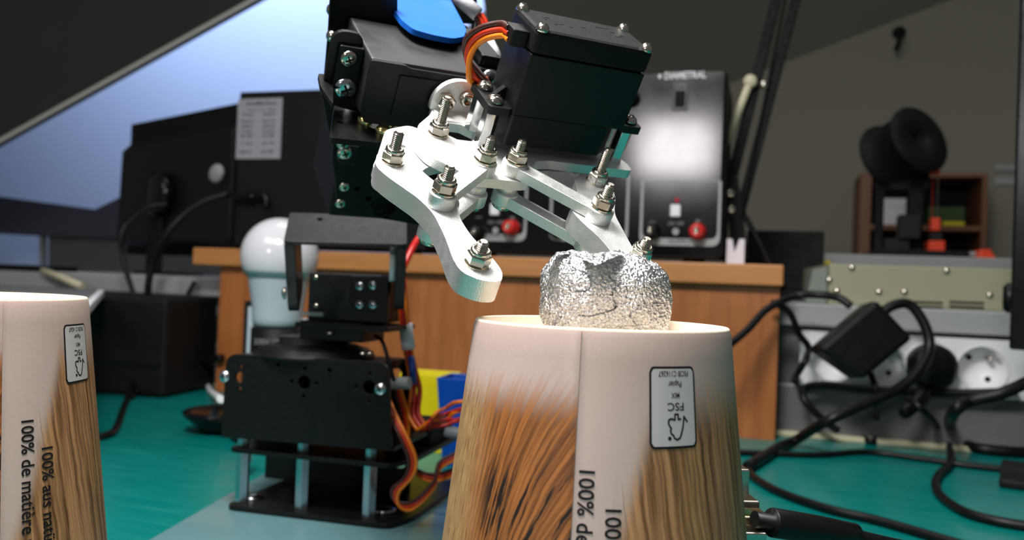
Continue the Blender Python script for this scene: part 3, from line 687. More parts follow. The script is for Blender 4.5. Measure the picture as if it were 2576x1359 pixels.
cable('cable', [(1940, 760, -55, 'd'), (1985, 785, -50, 'd'), (2010, 840, -40, 'd'), (2035, 880, -36, 'd'), (2010, 935, -40, 'd'), (1965, 1010, 0), (1940, 1050, 0), (1985, 1072, 0), (2060, 1062, 0)], 3.2, 'black cable hanging at the right corner of the riser')
cable('cable', [(2215, 790, 735), (2250, 768, 735), (2290, 768, 735), (2325, 815, 730), (2338, 870, 725), (2320, 920, 718), (2265, 975, 712), (2180, 1015, 705), (2080, 1060, 700), (1990, 1115, 0), (1880, 1175, 0)], 4.6, 'thick black cable looping over the socket strip and down to the bench')
cable('cable', [(2280, 1000, 712), (2330, 1040, 705), (2375, 1100, 0), (2392, 1160, 0), (2358, 1200, 0), (2360, 1240, 0), (2420, 1285, 0), (2500, 1310, 0), (2620, 1330, 0)], 3.2, 'black cable making an S curve on the teal bench at right')
cable('cable', [(1840, 1138, 0), (1950, 1142, 0), (2060, 1145, 0), (2180, 1138, 0), (2300, 1152, 0), (2440, 1172, 0), (2620, 1192, 0)], 2.6, 'thin black cable running straight across the teal bench')
cable('cable', [(1878, 1175, 0), (1895, 1200, 0), (1960, 1238, 0), (2080, 1280, 0), (2200, 1308, 0), (2330, 1345, 0), (2480, 1390, 0)], 3.0, 'black cable running from the circuit board towards the lower right corner')
cable('cable', [(2190, 940, 735), (2204, 985, 725), (2200, 1030, -40, 'd'), (2210, 1080, 0), (2195, 1112, 0), (2150, 1092, 0), (2080, 1078, 0), (2000, 1082, 0), (1960, 1075, 0)], 3.0, 'thin black cable dropping from the adapter to the bench edge')

# ------------------------------------------------------------------ left background items
t = thing('printer_box', 'large black box shaped device behind the left cup', 'device', WORLD)
a = onz(236, 985, 0); fb = Fr(Matrix.Translation(onz(228, 990, 0)) @ Matrix.Rotation(-0.20, 4, 'Z'))
WM[t.name] = Matrix.Translation(fb.M.translation * S); t.matrix_world = WM[t.name]
zt = fb.on(1, 0, 230, 742).z; xr = fb.on(1, 0, 418, 850).x
b = MB(fb); b.box((-330, 0, 0), (xr, 100, zt)); b.build('body', 'black_dull', t, bevel=5)
b = MB(fb); b.box((-330, -0.6, zt * 0.30), (xr - 6, 0, zt * 0.33)); b.build('tray_line', 'black_gloss', t)
tb = thing('tablet', 'white rimmed tablet leaning flat on the black device behind the left cup', 'tablet', fb.at((0, 0, zt)))
q = [fb.on(2, zt + 1, *p) for p in ((262, 742), (222, 792), (-160, 770), (-60, 728))]
b = MB(fb); b.prism(rnd([(p.x, p.y) for p in q], 10), zt + 0.2, zt + 6, 2); b.build('frame', 'white', tb, bevel=1)
b = MB(fb); m_ = sum((Vector((p.x, p.y)) for p in q), Vector((0, 0))) / 4
b.prism([tuple(m_ + (Vector((p.x, p.y)) - m_) * 0.9) for p in q], zt + 6, zt + 6.6, 2); b.build('screen', 'greypanel', tb)
p = D.on(1, -6, 108, 682); q = D.on(1, -26, 208, 722)
b = MB(D); b.tube([p, (p + q) / 2 + Vector((0, 0, 1)), q], 4.6, 10); b.build('stylus', 'cream', None, 'cream stick lying slanted on the grey rail at far left', 'stick', origin=q)
p = D.on(1, -4, -60, 740); q = D.on(1, -4, 96, 706); z_ = 128
b = MB(D); b.box((p.x, -2, z_), (q.x, 60, z_ + 7)); t2 = b.build('keypad', 'black_plastic', None, 'dark grey flat keypad on the rail at the left edge', 'keypad', origin=(q.x, 20, z_), bevel=1)

# ------------------------------------------------------------------ bulb lamp, dish, bins
bl = W(704, 650, 700); gx, gy = bl.x, bl.y
bf = Fr(Matrix.Translation((gx, gy, 0)))
sc_ = 700 / 2100
lamp = thing('bulb_lamp', 'white globe bulb standing upright in a black holder behind the arm', 'lamp', bf)
def bz(py, px=704): return bf.on(1, 0, px, py).z
R_ = 96 * sc_
zc, ztop = bz(644), bz(548)
prof = [(0, ztop)]
for k in range(1, 12):
    a = PI * k / 16; prof.append((R_ * math.sin(a), zc + (ztop - zc) * math.cos(a)))
prof += [(R_ * 0.80, bz(695) + 1)]
b = MB(bf); b.lathe((0, 0, 0), (0, 0, 1), prof, 48, caps=False); b.build('globe', 'opal', lamp, label='white glass globe')
zn = bz(695) + 1
prof = [(R_ * 0.80, zn), (R_ * 0.73, bz(730)), (R_ * 0.66, bz(770)), (R_ * 0.64, bz(800)), (R_ * 0.62, bz(815)), (R_ * 0.5, bz(824)), (0, bz(824))]
b = MB(bf); b.lathe((0, 0, 0), (0, 0, 1), prof, 48, caps=False); b.build('neck', 'bulbneck', lamp, label='pale grey bulb neck')
b = MB(bf); b.lathe((0, 0, 0), (0, 0, 1), [(0, 0), (34, 0), (34, 5), (21, 8), (21, bz(826)), (16, bz(822)), (0, bz(822))], 36, caps=False); b.build('holder', 'black_plastic', lamp)
for px_ in (632, 768):
    p = bf.on(1, 2, px_, 800); b = MB(bf); b.box((p.x - 2.5, 0, 2), (p.x + 2.5, 8, bz(775 if px_ < 700 else 800))); b.build('post', 'bulbneck', lamp, bevel=.6)
p = bf.on(1, 12, 623, 800); b = MB(bf); b.box((p.x - 2, 8, 0), (p.x + 3, 22, bz(762))); b.build('back_post', 'black_dull', lamp)
V, Fc, wd = text_mesh('230V 10W', 6, True); b = MB(bf); add_flat(b, V, Fc, lambda u, v: (-12 + u * 26 / wd, -21.6 , bz(862) + v)); b.build('lettering', 'greyink', lamp, fix=False)

dc = onz(560, 1075, 4)
t = thing('oval_dish', 'shallow glossy black round dish behind the left of the robot base', 'dish', Fr(Matrix.Translation((dc.x, dc.y, 0))))
df = Fr(Matrix.Translation((dc.x, dc.y, 0)))
b = MB(df); b.lathe((0, 0, 0), (0, 0, 1), [(0, 0.5), (18, 0), (19, 4), (32, 14), (33, 18), (31, 19), (26, 16), (0, 15)], 48, caps=False); b.build('bowl', 'black_gloss', t)
cable('cable', [(480, 925, -45, 'd'), (500, 955, 0), (530, 985, 0), (556, 1005, 660)], 3.0, 'pale grey cable end leading to the black dish', 'white')
def bin_(name, pts, zt_, dpt, label, m):
    # open tapered box; pts = pixel x-left, x-right at the rim, y at the rim
    l, r_, y0 = pts; a = W(l, y0, dpt); c = W(r_, y0 + 0.038 * (r_ - l), dpt); wdt = c.x - a.x; z1 = a.z
    fr = Fr(Matrix.Translation(((a.x + c.x) / 2, a.y, 0)) @ Matrix.Rotation(-0.25, 4, 'Z'))
    b = MB(fr); h = wdt / 2; th = 1.6; dp = 34
    def ring(hw, y0_, y1_, z): return [Vector((-hw, y0_, z)), Vector((hw, y0_, z)), Vector((hw, y1_, z)), Vector((-hw, y1_, z))]
    rings = [ring(h * .78, 6, dp - 6, 0), ring(h, 0, dp, z1), ring(h - th, th, dp - th, z1), ring(h * .78 - th, 6 + th, dp - 6 - th, 2)]
    vv = [[b.b.verts.new(p) for p in R] for R in rings]
    b._face(vv[0][::-1]); b._face(vv[3])
    for A, B in zip(vv, vv[1:]):
        for i in range(4): b._face([A[i], A[(i + 1) % 4], B[(i + 1) % 4], B[i]])
    return b.build(name, m, None, label, 'box', bevel=.5, origin=(0, 0, 0))
bin_('yellow_bin', (1000, 1132, 940), 0, 660, 'open yellow plastic box behind the red wires', 'yellow')
bin_('blue_bin', (1094, 1250, 952), 0, 610, 'open blue plastic box partly behind the wood print cup', 'bluebin')

# ------------------------------------------------------------------ base sheet under the robot
ZS = 7.0
q = [onz(340, 1372, ZS), onz(700, 1160, ZS), onz(1500, 1195, ZS), onz(1700, 1500, ZS)]
q = [onz(300, 1400, ZS), onz(668, 1188, ZS), onz(1500, 1215, ZS), onz(1650, 1560, ZS), onz(250, 1560, ZS)]
b = MB(WORLD); b.prism([(p.x, p.y) for p in q], 0.1, ZS, 2); b.build('base_sheet', 'sheet', None, 'pale blue-grey glossy sheet lying under the robot base', 'sheet', origin=(q[1].x, q[1].y, 0), bevel=1)

# ------------------------------------------------------------------ robot arm
cl = onz(566, 1270, ZS + 3)
B = Fr(Matrix.Translation((cl.x, cl.y, ZS)) @ Matrix.Rotation(-math.radians(15), 4, 'Z'))
robot = thing('robot_arm', 'black servo robot arm with silver aluminium claw gripper', 'robot', Fr(B.M @ Matrix.Translation((45, 50, 0))))
def RB(name, mb, m, label=None, bevel=0.0, parent=None, **kw): return mb.build(name, m, parent or robot, label=label, bevel=bevel, **kw)
def bx(px, py, y=0.0): return B.on(1, y, px, py)
wB = bx(980, 1315).x
pb_ = rnd([(0, 0), (wB, 0), (wB + 6, 20), (wB + 6, 104), (0, 104)], 6)
b = MB(B); b.prism(pb_, 0.2, 3, 2); RB('base_plate', b, 'black_metal', bevel=.4)
b = MB(B); b.prism(pb_, 32, 34.4, 2); RB('middle_plate', b, 'black_metal', bevel=.4)
def hexrod(fr, x, y, z0, z1, r, name='standoff', m='zinc'):
    b = MB(fr); b.lathe((x, y, z0), (0, 0, 1), [(r, 0), (r, z1 - z0)], 6, smooth=False, a0=0.3); return RB(name, b, m, label='hexagonal metal standoff' if False else None, bevel=.15)
for px_, yy in ((610, 8), (762, 8), (932, 8)): hexrod(B, bx(px_, 1200, yy).x, yy, 3, 32, 3.9)
for px_, yy in ((612, 8), (764, 8), (935, 8)): hexrod(B, bx(px_, 1120, yy).x, yy, 34.4, 42, 3.2)
for px_ in (620, 930): hexrod(B, bx(px_, 1170, 95).x, 95, 3, 32, 3.9)
# washers/rivets on the base plate
for px_, py_ in ((633, 1252), (965, 1285)):
    p = B.on(2, 3, px_, py_); b = MB(B); b.lathe((p.x, p.y, 3), (0, 0, 1), [(7, 0), (6.5, 1.2), (3, 2.2), (0, 2.3)], 24); RB('rivet', b, 'zinc')
# lower rear bracket between the plates
p0 = bx(668, 1150, 62); p1 = bx(1000, 1150, 62)
b = MB(B); b.prism(rect(p0.x, 3, p1.x + 8, 32), 62, 64.5, 1, [circ((bx(712, 1160, 62).x, 23), 5.5, 20), circ((bx(860, 1175, 62).x, 25.5), 4, 14), circ((bx(1003, 1170, 62).x, 22), 5, 16)]); RB('lower_bracket', b, 'black_metal')
b = MB(B); b.box((p0.x + 22, 66, 3), (p1.x - 18, 86, 31.5)); RB('lower_servo', b, 'black_plastic', bevel=1)
# front bracket plate
fy = -4.0
P = [B.on(1, fy, *q) for q in ((556, 1100), (985, 1135), (978, 912), (569, 890))]
hol = []
for px_, py_, rpx in ((765, 962, 17), (928, 975, 17), (603, 950, 14)):
    c = B.on(1, fy, px_, py_); r_ = rpx / 4.6; hol.append(circ((c.x, c.z), r_, 20))
    for a_ in range(4):
        if rpx == 14 and a_ in (0, 2): continue
        if px_ == 928 and a_ == 0: continue
        hol.append(circ((c.x + r_ * 2.0 * math.cos(a_ * PI / 2), c.z + r_ * 2.0 * math.sin(a_ * PI / 2)), 1.1, 10))
c = B.on(1, fy, 828, 932); hol.append(circ((c.x, c.z), 1.3, 10))
c = B.on(1, fy, 700, 918); hol.append(circ((c.x, c.z), 1.2, 10))
b = MB(B); b.prism(rnd([(p.x, p.z) for p in P], [3, 3, 7, 7]), fy, fy + 2, 1, hol); RB('front_bracket', b, 'black_metal', bevel=.4)
# rear bracket plate and the base servo between them
ry = 46
P = [B.on(1, ry, *q) for q in ((640, 1080), (1040, 1115), (1032, 902), (640, 880))]
c = B.on(1, ry, 996, 942)
hh = [circ((c.x, c.z), 3.6, 16), circ((c.x, c.z + 8), 1.3, 10), circ((c.x, c.z - 8), 1.3, 10)]
b = MB(B); b.prism(rnd([(p.x, p.z) for p in P], [3, 3, 7, 7]), ry, ry + 2, 1, hh); RB('rear_bracket', b, 'black_metal', bevel=.4)
zf = B.on(1, fy, 556, 1100).z
b = MB(B); b.box((4, fy + 2, zf + 1), (wB + 2, ry, zf + 3)); RB('bracket_floor', b, 'black_metal')
b = MB(B); b.box((26, 6, zf + 3), (66, 26 + 18, zf + 44)); RB('base_servo', b, 'black_plastic', bevel=1)
def dome(fr, p, d, r, name='screw', m='zinc', parent=None, cross=True, h=None, label=None):
    p = Vector(p); d = Vector(d).normalized(); h = h or r * 0.55
    b = MB(fr); b.lathe(p, d, [(r, 0), (r * 0.98, h * 0.25), (r * 0.82, h * 0.65), (r * 0.5, h * 0.92), (0, h)], 24)
    if cross:
        b.mi = 1; x, y = perp(d); x, y = (x * math.cos(.5) + y * math.sin(.5)), (y * math.cos(.5) - x * math.sin(.5))
        for e, g in ((x, y), (y, x)):
            q = [p + e * sx * r * .5 + g * sy * r * .1 + d * (h * zz) for zz in (0.5, 1.0) for sx, sy in ((-1, -1), (1, -1), (1, 1), (-1, 1))]
            b.hexa(q)
    return RB(name, b, [m, 'dark'], label, parent=parent)
for px_, py_ in ((565, 947), (957, 979)):
    c = B.on(1, fy, px_, py_); dome(B, c, (0, -1, 0), 3.4)
c = B.on(1, 20, 1010, 968)
b = MB(B); b.cyl((c.x - 14, 22, c.z - 1), (c.x + 4, 22, c.z + 1), 3.4, n=16); RB('metal_spacer', b, 'greyrail')
# turntable stack
tc = B.on(1, 26, 792, 880)
def tz(py): return B.on(1, 26, 792, py).z
tz0 = tz(905)
b = MB(B); b.prism(rnd(rect(B.on(1, 26, 640, 880).x, 0, B.on(1, 26, 985, 880).x, 48), 5), tz0 - 3, tz0 + 2.0, 2); RB('top_plate', b, 'black_metal', bevel=.5)
b = MB(B); b.lathe((tc.x, 26, tz0 + 2), (0, 0, 1), [(34, 0), (34, 2), (31, 3.4), (31, 4.6), (24, 7), (20, 8), (20, 11), (0, 11)], 40); RB('turntable', b, 'black_plastic')
for px_, py_, yy in ((700, 877, 4), (913, 889, 6), (931, 888, 10), (786, 848, 16), (830, 838, 8)):
    c = B.on(1, yy, px_, py_); dome(B, (c.x, yy, max(c.z, tz0 + 2)), (0, -0.3, 1), 2.0, m='steel', cross=False)
# shoulder servo in its bracket (upright), above the turntable
sb0 = B.on(1, 14, 772, 805); sb1 = B.on(1, 14, 985, 692)
b = MB(B); b.box((sb0.x - 2, 10, tz0 + 12.5), (sb1.x - 14, 40, sb0.z)); RB('shoulder_foot', b, 'black_metal', bevel=.6)
b = MB(B); b.box((sb0.x, 14, sb0.z), (sb1.x - 6, 50, sb1.z)); RB('shoulder_servo', b, 'black_plastic', bevel=1)
b = MB(B); b.box((B.on(1, 12, 885, 700).x, 10, sb0.z + 1), (sb1.x, 13.8, sb1.z - 1)); RB('shoulder_flange', b, 'black_metal', bevel=.5)
b = MB(B); b.prism(rnd(rect(sb0.x - 4, sb0.z - 4, sb1.x + 2, sb0.z - 1), 1), 8, 46, 1); RB('shoulder_tray', b, 'black_metal', bevel=.5)
for px_, py_ in ((905, 720), (905, 767), (938, 718), (938, 767), (786, 698), (786, 770)):
    c = B.on(1, 10, px_, py_); big = px_ > 800; dome(B, (c.x, 10 if big else 13.9, c.z), (0, -1, 0), 2.5 if big else 1.4, m='zinc' if big else 'steel', cross=big)
c = B.on(1, 14, 795, 789); b = MB(B); b.box((c.x - 8, 6, c.z - 1), (c.x + 8, 8.2, c.z + 1)); RB('plug_strip', b, 'greyrail')
# shoulder U bracket: leans towards the camera
zs = Vector(cam2w((0.10, -0.80, -0.55))).normalized(); xs = cam2w((0.975, 0.03, 0.15)); xs = (xs - zs * xs.dot(zs)).normalized(); ys = zs.cross(xs)
SO = W(735, 770, 432)
SF = axes(SO, xs, ys, zs)
def sf(ax, v, px, py): return SF.on(ax, v, px, py)
L0 = sf(1, 0, 733, 790); L1 = sf(1, 0, 757, 606); T0 = sf(1, 0, 1018, 622)
ztp = (L1.z + T0.z) / 2; zlo = L0.z
ul, ur = -1.0, T0.x
b = MB(SF); b.prism(rnd([(-2, zlo), (25, zlo), (25, ztp), (-2, ztp)], [8, 8, 0, 0]), ul - 1, ul + 4.2, 0); RB('left_bracket_leg', b, 'black_metal', bevel=.4)
b = MB(SF); b.prism(rnd([(-2, zlo + 2), (25, zlo + 2), (25, ztp), (-2, ztp)], [8, 8, 0, 0]), ur - 4.2, ur + 1, 0, [circ((11, zlo + 30), 1.2, 8)]); RB('right_bracket_leg', b, 'black_metal', bevel=.4)
hc = sf(2, ztp, 805, 560)
b = MB(SF); b.prism(rnd(rect(ul - 1, -2, ur + 1, 25), 2), ztp, ztp + 2, 2, [circ((hc.x, hc.y), 1.4, 12)]); RB('bracket_bridge', b, 'black_metal', bevel=.5)
c = sf(0, ul - 1, 718, 738); dome(SF, (ul - 1, c.y if abs(c.y) < 30 else 11, c.z if zlo < c.z < ztp else zlo + 10), (-1, 0, 0), 3.2, m='steel')
b = MB(SF); hz = zlo + 16; b.lathe((ur - 4.3, 11, zlo + 26), (-1, 0, 0), [(9.5, 0), (9.5, 3), (0, 3)], 28); RB('servo_horn', b, 'white', label='white plastic servo horn')

# elbow block: black plates in the gripper's frame direction
EF = G
def gp(ax, v, px, py): return EF.on(ax, v, px, py)
def gplate(name, ax, v, pix, th, m='black_metal', r=2.0, holes=(), bevel=.4, label=None):
    idx = {0: (1, 2), 1: (0, 2), 2: (0, 1)}[ax]
    pl = [gp(ax, v, *p) for p in pix]; pts = [(p[idx[0]], p[idx[1]]) for p in pl]
    hs = []
    for (hx, hy, hr) in holes:
        c = gp(ax, v, hx, hy); hs.append(circ((c[idx[0]], c[idx[1]]), hr, 14))
    b = MB(EF); b.prism(rnd(pts, r), v, v + th, ax, hs); return RB(name, b, m, label, bevel)
# elbow and forearm
gplate('elbow_plate', 1, 66, [(836, 398), (846, 470), (846, 530), (930, 545), (1075, 570), (1085, 520), (1080, 430), (1060, 380), (900, 360), (840, 352)], 2.2, r=4, holes=((928, 500, 1.3), (940, 515, 1.2), (968, 520, 5), (898, 475, 1.2), (970, 545, 1.2), (960, 480, 1.4)))
b = MB(EF)
a = gp(1, 70, 860, 380); c = gp(1, 70, 1060, 560); b.box((a.x, 70, c.z), (c.x - 3, 112, a.z)); RB('elbow_servo', b, 'black_plastic', bevel=1)
b = MB(EF); a = gp(1, 64, 856, 352); c = gp(1, 64, 890, 405); b.box((a.x, 60, c.z), (c.x, 66, a.z)); RB('elbow_ear', b, 'black_plastic', bevel=.6)
for px_, py_, r_ in ((867, 384, 3.0), (862, 362, 2.4), (866, 470, 2.2), (856, 512, 2.2)):
    y_ = 60 if py_ < 400 else 66; c = gp(1, y_, px_, py_); dome(EF, c, (0, -1, 0), r_, m='steel')
# lower lit flange under the wrist servo
gplate('lower_flange', 2, -52, [(842, 258), (830, 346), (962, 360), (1080, 330), (1080, 290), (900, 262)], -2, r=1.5, holes=((856, 307, 1.2), (950, 312, 4.5)))
for px_, py_ in ((917, 308), (993, 315), (962, 333)):
    c = gp(2, -52, px_, py_); dome(EF, c, (0, -.3, 1), 2.6, m='brass', cross=False, h=2.6)
c = gp(2, -52, 885, 263); dome(EF, c, (0, 0, 1), 3.0, m='zinc')
gplate('side_flange', 2, -42, [(800, 184), (838, 190), (838, 262), (806, 216)], -1.5, r=1.5, holes=((824, 200, 1.0),))
gplate('side_plate', 1, 60, [(835, -60), (1000, -60), (1000, 260), (880, 330), (832, 350), (812, 250), (826, 90)], 2, r=2)
# wrist servo: body, flange bracket, screws
b = MB(EF); b.box((-56.8, 22, -47.5), (-17, 58, -28)); ws = RB('wrist_servo', b, 'servo_body', bevel=.8, label='wrist servo body')
b = MB(EF); b.prism(rnd([(-57, -46.5), (-55, -49.5), (-31, -49.5), (-30, -44), (-22, -44), (-18, -40), (-18, -31), (-24, -29), (-44, -29), (-46, -28.2), (-57, -28.2)], 1), 20.4, 22, 1); RB('gear_cover', b, 'black_plastic', bevel=.4, parent=ws)
b = MB(EF); b.prism(rnd(rect(-47, -46, -32, -31.5), .6), 19.8, 20.4, 1); RB('gear_cover_panel', b, 'black_plastic', bevel=.2, parent=ws)
b = MB(EF); b.cyl((-27, 22, -38), (-27, 19, -38), 6.5, n=24); RB('output_boss', b, 'black_plastic', parent=ws)
for xe in (-65, -17):
    b = MB(EF); b.box((xe, 29.8, -47), (xe + 8, 32, -28.5)); RB('servo_ear', b, 'black_plastic', parent=ws, bevel=.5)
b = MB(EF); b.prism(rnd([(-67.5, -49), (-58, -51), (-6, -51), (-6, -24.5), (-16.5, -24.5), (-16.5, -48), (-57.3, -48), (-57.3, -24.5), (-67.5, -24.5)], [3, 3, 4, 5, 1, .5, .5, 4, 5]), 32, 34, 1); RB('wrist_bracket', b, 'black_metal', bevel=.5)
b = MB(EF); b.prism(rnd([(-40, -51), (-9, -51), (-9, -24.5), (-16, -24.5), (-16, -49.5), (-40, -49.5)], .8), 34, 58, 1); RB('bracket_tray', b, 'black_metal', bevel=.3)
dome(EF, (-61.6, 29.8, -32.4), (0, -1, 0), 2.8, m='steel'); dome(EF, (-60.8, 29.8, -42.4), (0, -1, 0), 3.7, m='zinc', label='large cross head screw')
dome(EF, (-12.5, 29.8, -31.5), (0, -1, 0), 3.4, m='zinc')
# upper back plate behind the wrist servo
gplate('back_plate', 1, 62, [(864, 24), (1010, 44), (1120, 50), (1190, 70), (1205, 200), (1120, 240), (900, 230), (862, 150)], 2.2, r=[7, 2, 2, 7, 3, 3, 3, 3], bevel=.5)
gplate('forearm_side', 1, 92, [(846, -60), (1010, -60), (1200, -20), (1200, 60), (1010, 60), (846, 30)], 2, r=2)
a = gp(1, 66, 918, 20); b = MB(EF); b.box((a.x, 66, a.z - 22), (a.x + 42, 104, a.z - 2)); RB('forearm_servo', b, 'servo_body', bevel=.8)
for px_, py_, y_ in ((850, 10, 80), (838, 26, 76), (848, 76, 64), (838, 92, 60), (880, 5, 84)):
    c = gp(1, y_, px_, py_); dome(EF, c, (-0.5, -.6, .6), 2.4, m='steel', cross=False, h=2.6)
    b = MB(EF); b.cyl(c + Vector((3, 3, -3)), c, 1.5, n=10); RB('screw_shank', b, 'steel')
c = gp(1, 62, 932, 58); b = MB(EF); b.lathe(c, (0, -1, 0), [(2.2, 0), (2.0, 1), (0, 1.4)], 14); RB('small_stud', b, 'greyrail')

# ---- gripper (frame G)
def GB(): return MB(G)
def nut(x, y, z, length, tip=0.5, parent=None, wash=True):
    b = GB(); zz = z; prof = [(1.42, 0)]
    h = 0.0; top = 4.0 + length
    k = 0
    while h < top - tip:
        prof.append((1.5 if k % 2 == 0 else 1.18, h)); h += 0.27; k += 1
    prof += [(1.2, top - tip), (0.9, top), (0, top)]
    b.lathe((x, y, z), (0, 0, 1), prof, 18, smooth=False); bo = RB('bolt', b, 'steel')
    b = GB()
    if wash: b.lathe((x, y, z), (0, 0, 1), [(3.35, 0), (3.35, 0.5), (1.6, 0.5)], 24, smooth=False)
    r = 2.75 / math.cos(PI / 6); z1 = 0.5
    b.lathe((x, y, z), (0, 0, 1), [(r * .93, z1), (r, z1 + .35), (r, z1 + 2.4), (r * .88, z1 + 2.8)], 6, smooth=False, a0=random.random())
    b.lathe((x, y, z), (0, 0, 1), [(2.62, z1 + 2.6), (2.62, z1 + 3.5), (2.2, z1 + 3.9), (1.55, z1 + 3.9), (1.5, z1 + 3.3)], 24)
    RB('nut', b, 'steel', parent=bo)
    return bo
ptA, ptG, ptC, ptT = (-58.2, -23.4), (8.7, -23.1), (-48.6, -72.2), (2.2, -65.4)
ptB, ptD, ptE, ptF = (-50.3, -45.2), (-31.4, -24.6), (-20.6, -22.8), (-2.0, -46.1)
palm = rnd([(-47.5, -9), (-43.5, 3), (-37, 12), (-34, 19), (-20, 19), (-17, 9), (-6, -1.5), (25.5, -1.0), (29, -6), (28.5, -12), (-3, -11.5), (-8.5, -13), (-15, -22), (-16, -27), (-20, -28), (-33, -28), (-37.5, -26), (-46, -17)], [3, 2, 2, 1, 1, 2, 2, .5, 2, 2, 1, 1, 1, 1, 1, 1, 1, 3])
hole = circ((-30.2, 1.6), 6.2, 8, PI / 8)
b = GB(); b.prism(palm, -43, -40, 2, [hole, circ((-25.5, 13), .9, 10)]); RB('palm_plate', b, 'alu', 'bright cast palm plate with octagonal hole', .35)
gl = rnd([(-63, -22), (-60, -15), (-53, 4), (-44, 9.5), (-36, 4), (-33.5, -8), (-38, -14), (-46, -18.5), (-52, -27), (-58, -29)], 2.5)
b = GB(); b.prism(gl, -46.6, -43.4, 2, [circ((-50, -6), 1.0, 10)]); RB('gear_arm', b, 'alu', bevel=.35)
gr = rnd([(-14, 4), (-8, 2), (8.5, -16.5), (13, -20), (13, -27), (6, -28.5), (1, -24), (-6, -12), (-17, -10)], 2.5)
b = GB(); b.prism(gr, -46.6, -43.4, 2); RB('gear_arm', b, 'alu', bevel=.35)
fl = rnd([(-64, -27), (-61.5, -19), (-57, -17), (-52, -22), (-49, -31), (-45.5, -37), (-43.5, -42), (-46.5, -50), (-46.0, -60), (-43.3, -69), (-42.6, -75), (-44.5, -79.5), (-49.5, -79.3), (-53.8, -76), (-54.3, -71), (-53.4, -61), (-53.4, -50), (-55.5, -43), (-61.5, -33)], [3, 4, 4, 3, 3, 3, 4, 4, 4, 4, 2.5, 2.5, 2.5, 4, 6, 6, 5, 5, 5], 6)
b = GB(); b.prism(fl, -46.2, -40, 2); RB('claw_finger', b, 'alu', 'left claw finger, brightly lit', .5)
b = GB(); b.prism(rnd([(-59.5, -36), (-57.5, -36), (-50.8, -52), (-52.6, -52)], .4), -43.3, -42.9, 2)
b.b.free()
fr_ = rnd([(13.5, -27), (11.5, -19), (6.5, -17), (1.5, -22), (-1.5, -31), (-6, -37), (-8.8, -42), (-8, -49), (-5.8, -56), (-5.5, -66), (-7, -72), (-5, -78), (0.5, -79), (5, -76), (5, -69), (2.6, -62), (4.6, -50), (6, -42), (11, -33)], [3, 4, 4, 3, 3, 3, 4, 4, 4, 4, 2.5, 2.5, 2.5, 4, 6, 6, 5, 5, 5], 6)
b = GB(); b.prism(fr_, -46.2, -40, 2); RB('claw_finger', b, 'alu', 'right claw finger reaching behind the foil ball', .5)
def link(p, q, z0, z1, name='link_bar', rb=2.7, re=3.9):
    b = GB(); b.prism(capsule(p, q, rb), z0, z1, 2)
    for c in (p, q): b.lathe((c[0], c[1], z0), (0, 0, 1), [(re, -0.2), (re, z1 - z0 + 0.25), (re - .3, z1 - z0 + .5), (0, z1 - z0 + .5)], 28)
    return RB(name, b, 'alu', bevel=.3)
for p, q in ((ptB, ptD), (ptE, ptF)):
    link(p, q, -39.8, -36.6); link(p, q, -50.0, -46.6)
for c in (ptD, ptE):
    b = GB(); b.cyl((c[0], c[1], -46.6), (c[0], c[1], -43), 3.0, n=20); RB('spacer', b, 'alu')
for c in (ptB, ptD, ptE, ptF):
    nut(c[0], c[1], -36.1, 3.4 if c in (ptE,) else 3.9)
    b = GB(); b.lathe((c[0], c[1], -50.2), (0, 0, -1), [(2.9, 0), (2.9, 1.5), (1.6, 2.3), (0, 2.4)], 20); RB('bolt_head', b, 'steel')
nut(*ptA, -40, 5.4); nut(*ptG, -40, 8.0); nut(*ptC, -40, 2.6); nut(*ptT, -40, 2.6)
b = GB(); b.lathe((ptG[0], ptG[1], -40), (0, 0, 1), [(3.0, 0), (3.0, 1.2), (2.6, 1.3), (3.0, 1.5), (3.0, 2.4)], 20, smooth=False); RB('washer_stack', b, 'alu')
b = GB(); b.lathe((ptA[0], ptA[1], -46.8), (0, 0, -1), [(4.4, 0), (4.2, 1.6), (2, 2.2), (0, 2.2)], 24); RB('bolt_head', b, 'alu')
nut(-38.4, -2.0, -40, 8.5)
# standoffs under the servo ears
for x, y in ((-24.5, 5), (-24.5, -5), (24.3, 5), (24.3, -5)):
    b = GB(); b.lathe((x, y, -40), (0, 0, 1), [(2.75, 0), (2.75, 11.6)], 6, smooth=False, a0=0.2); RB('servo_standoff', b, 'polished', bevel=.2)
# wrist disc
b = GB(); sec = [(-27 + 9.2 * math.cos(a), -38 + 9.2 * math.sin(a)) for a in [math.radians(-14 + 208 * i / 30) for i in range(31)]]
b.prism(sec, 16.2, 18.6, 1, [circ((-24.2, -33.6), 1.2, 10)]); RB('wrist_disc', b, 'alu', 'round aluminium wrist disc', .4)
b = GB(); b.prism(rnd(rect(-35, -43, -19, -39.5), .6), 8, 18.6, 1); RB('wrist_tab', b, 'alu', bevel=.3)
b = GB(); b.lathe((-24.6, 16.2, -34.4), (0, -1, 0), [(2.7, 0), (2.6, 1.6), (2.0, 2.6), (1.2, 2.6), (1.0, 1.4), (0, 1.4)], 20); RB('screw', b, 'steel')
b = GB(); b.lathe((-31.5, 16.2, -36.2), (0, -1, 0), [(3.1, 0), (3.1, 2.2), (2.6, 2.7), (0, 2.7)], 6, smooth=False, a0=.3); b.lathe((-31.5, 18, -36.2), (0, -1, 0), [(1.5, 3), (1.5, 6), (0, 6.4)], 12); RB('hex_screw', b, 'steel')
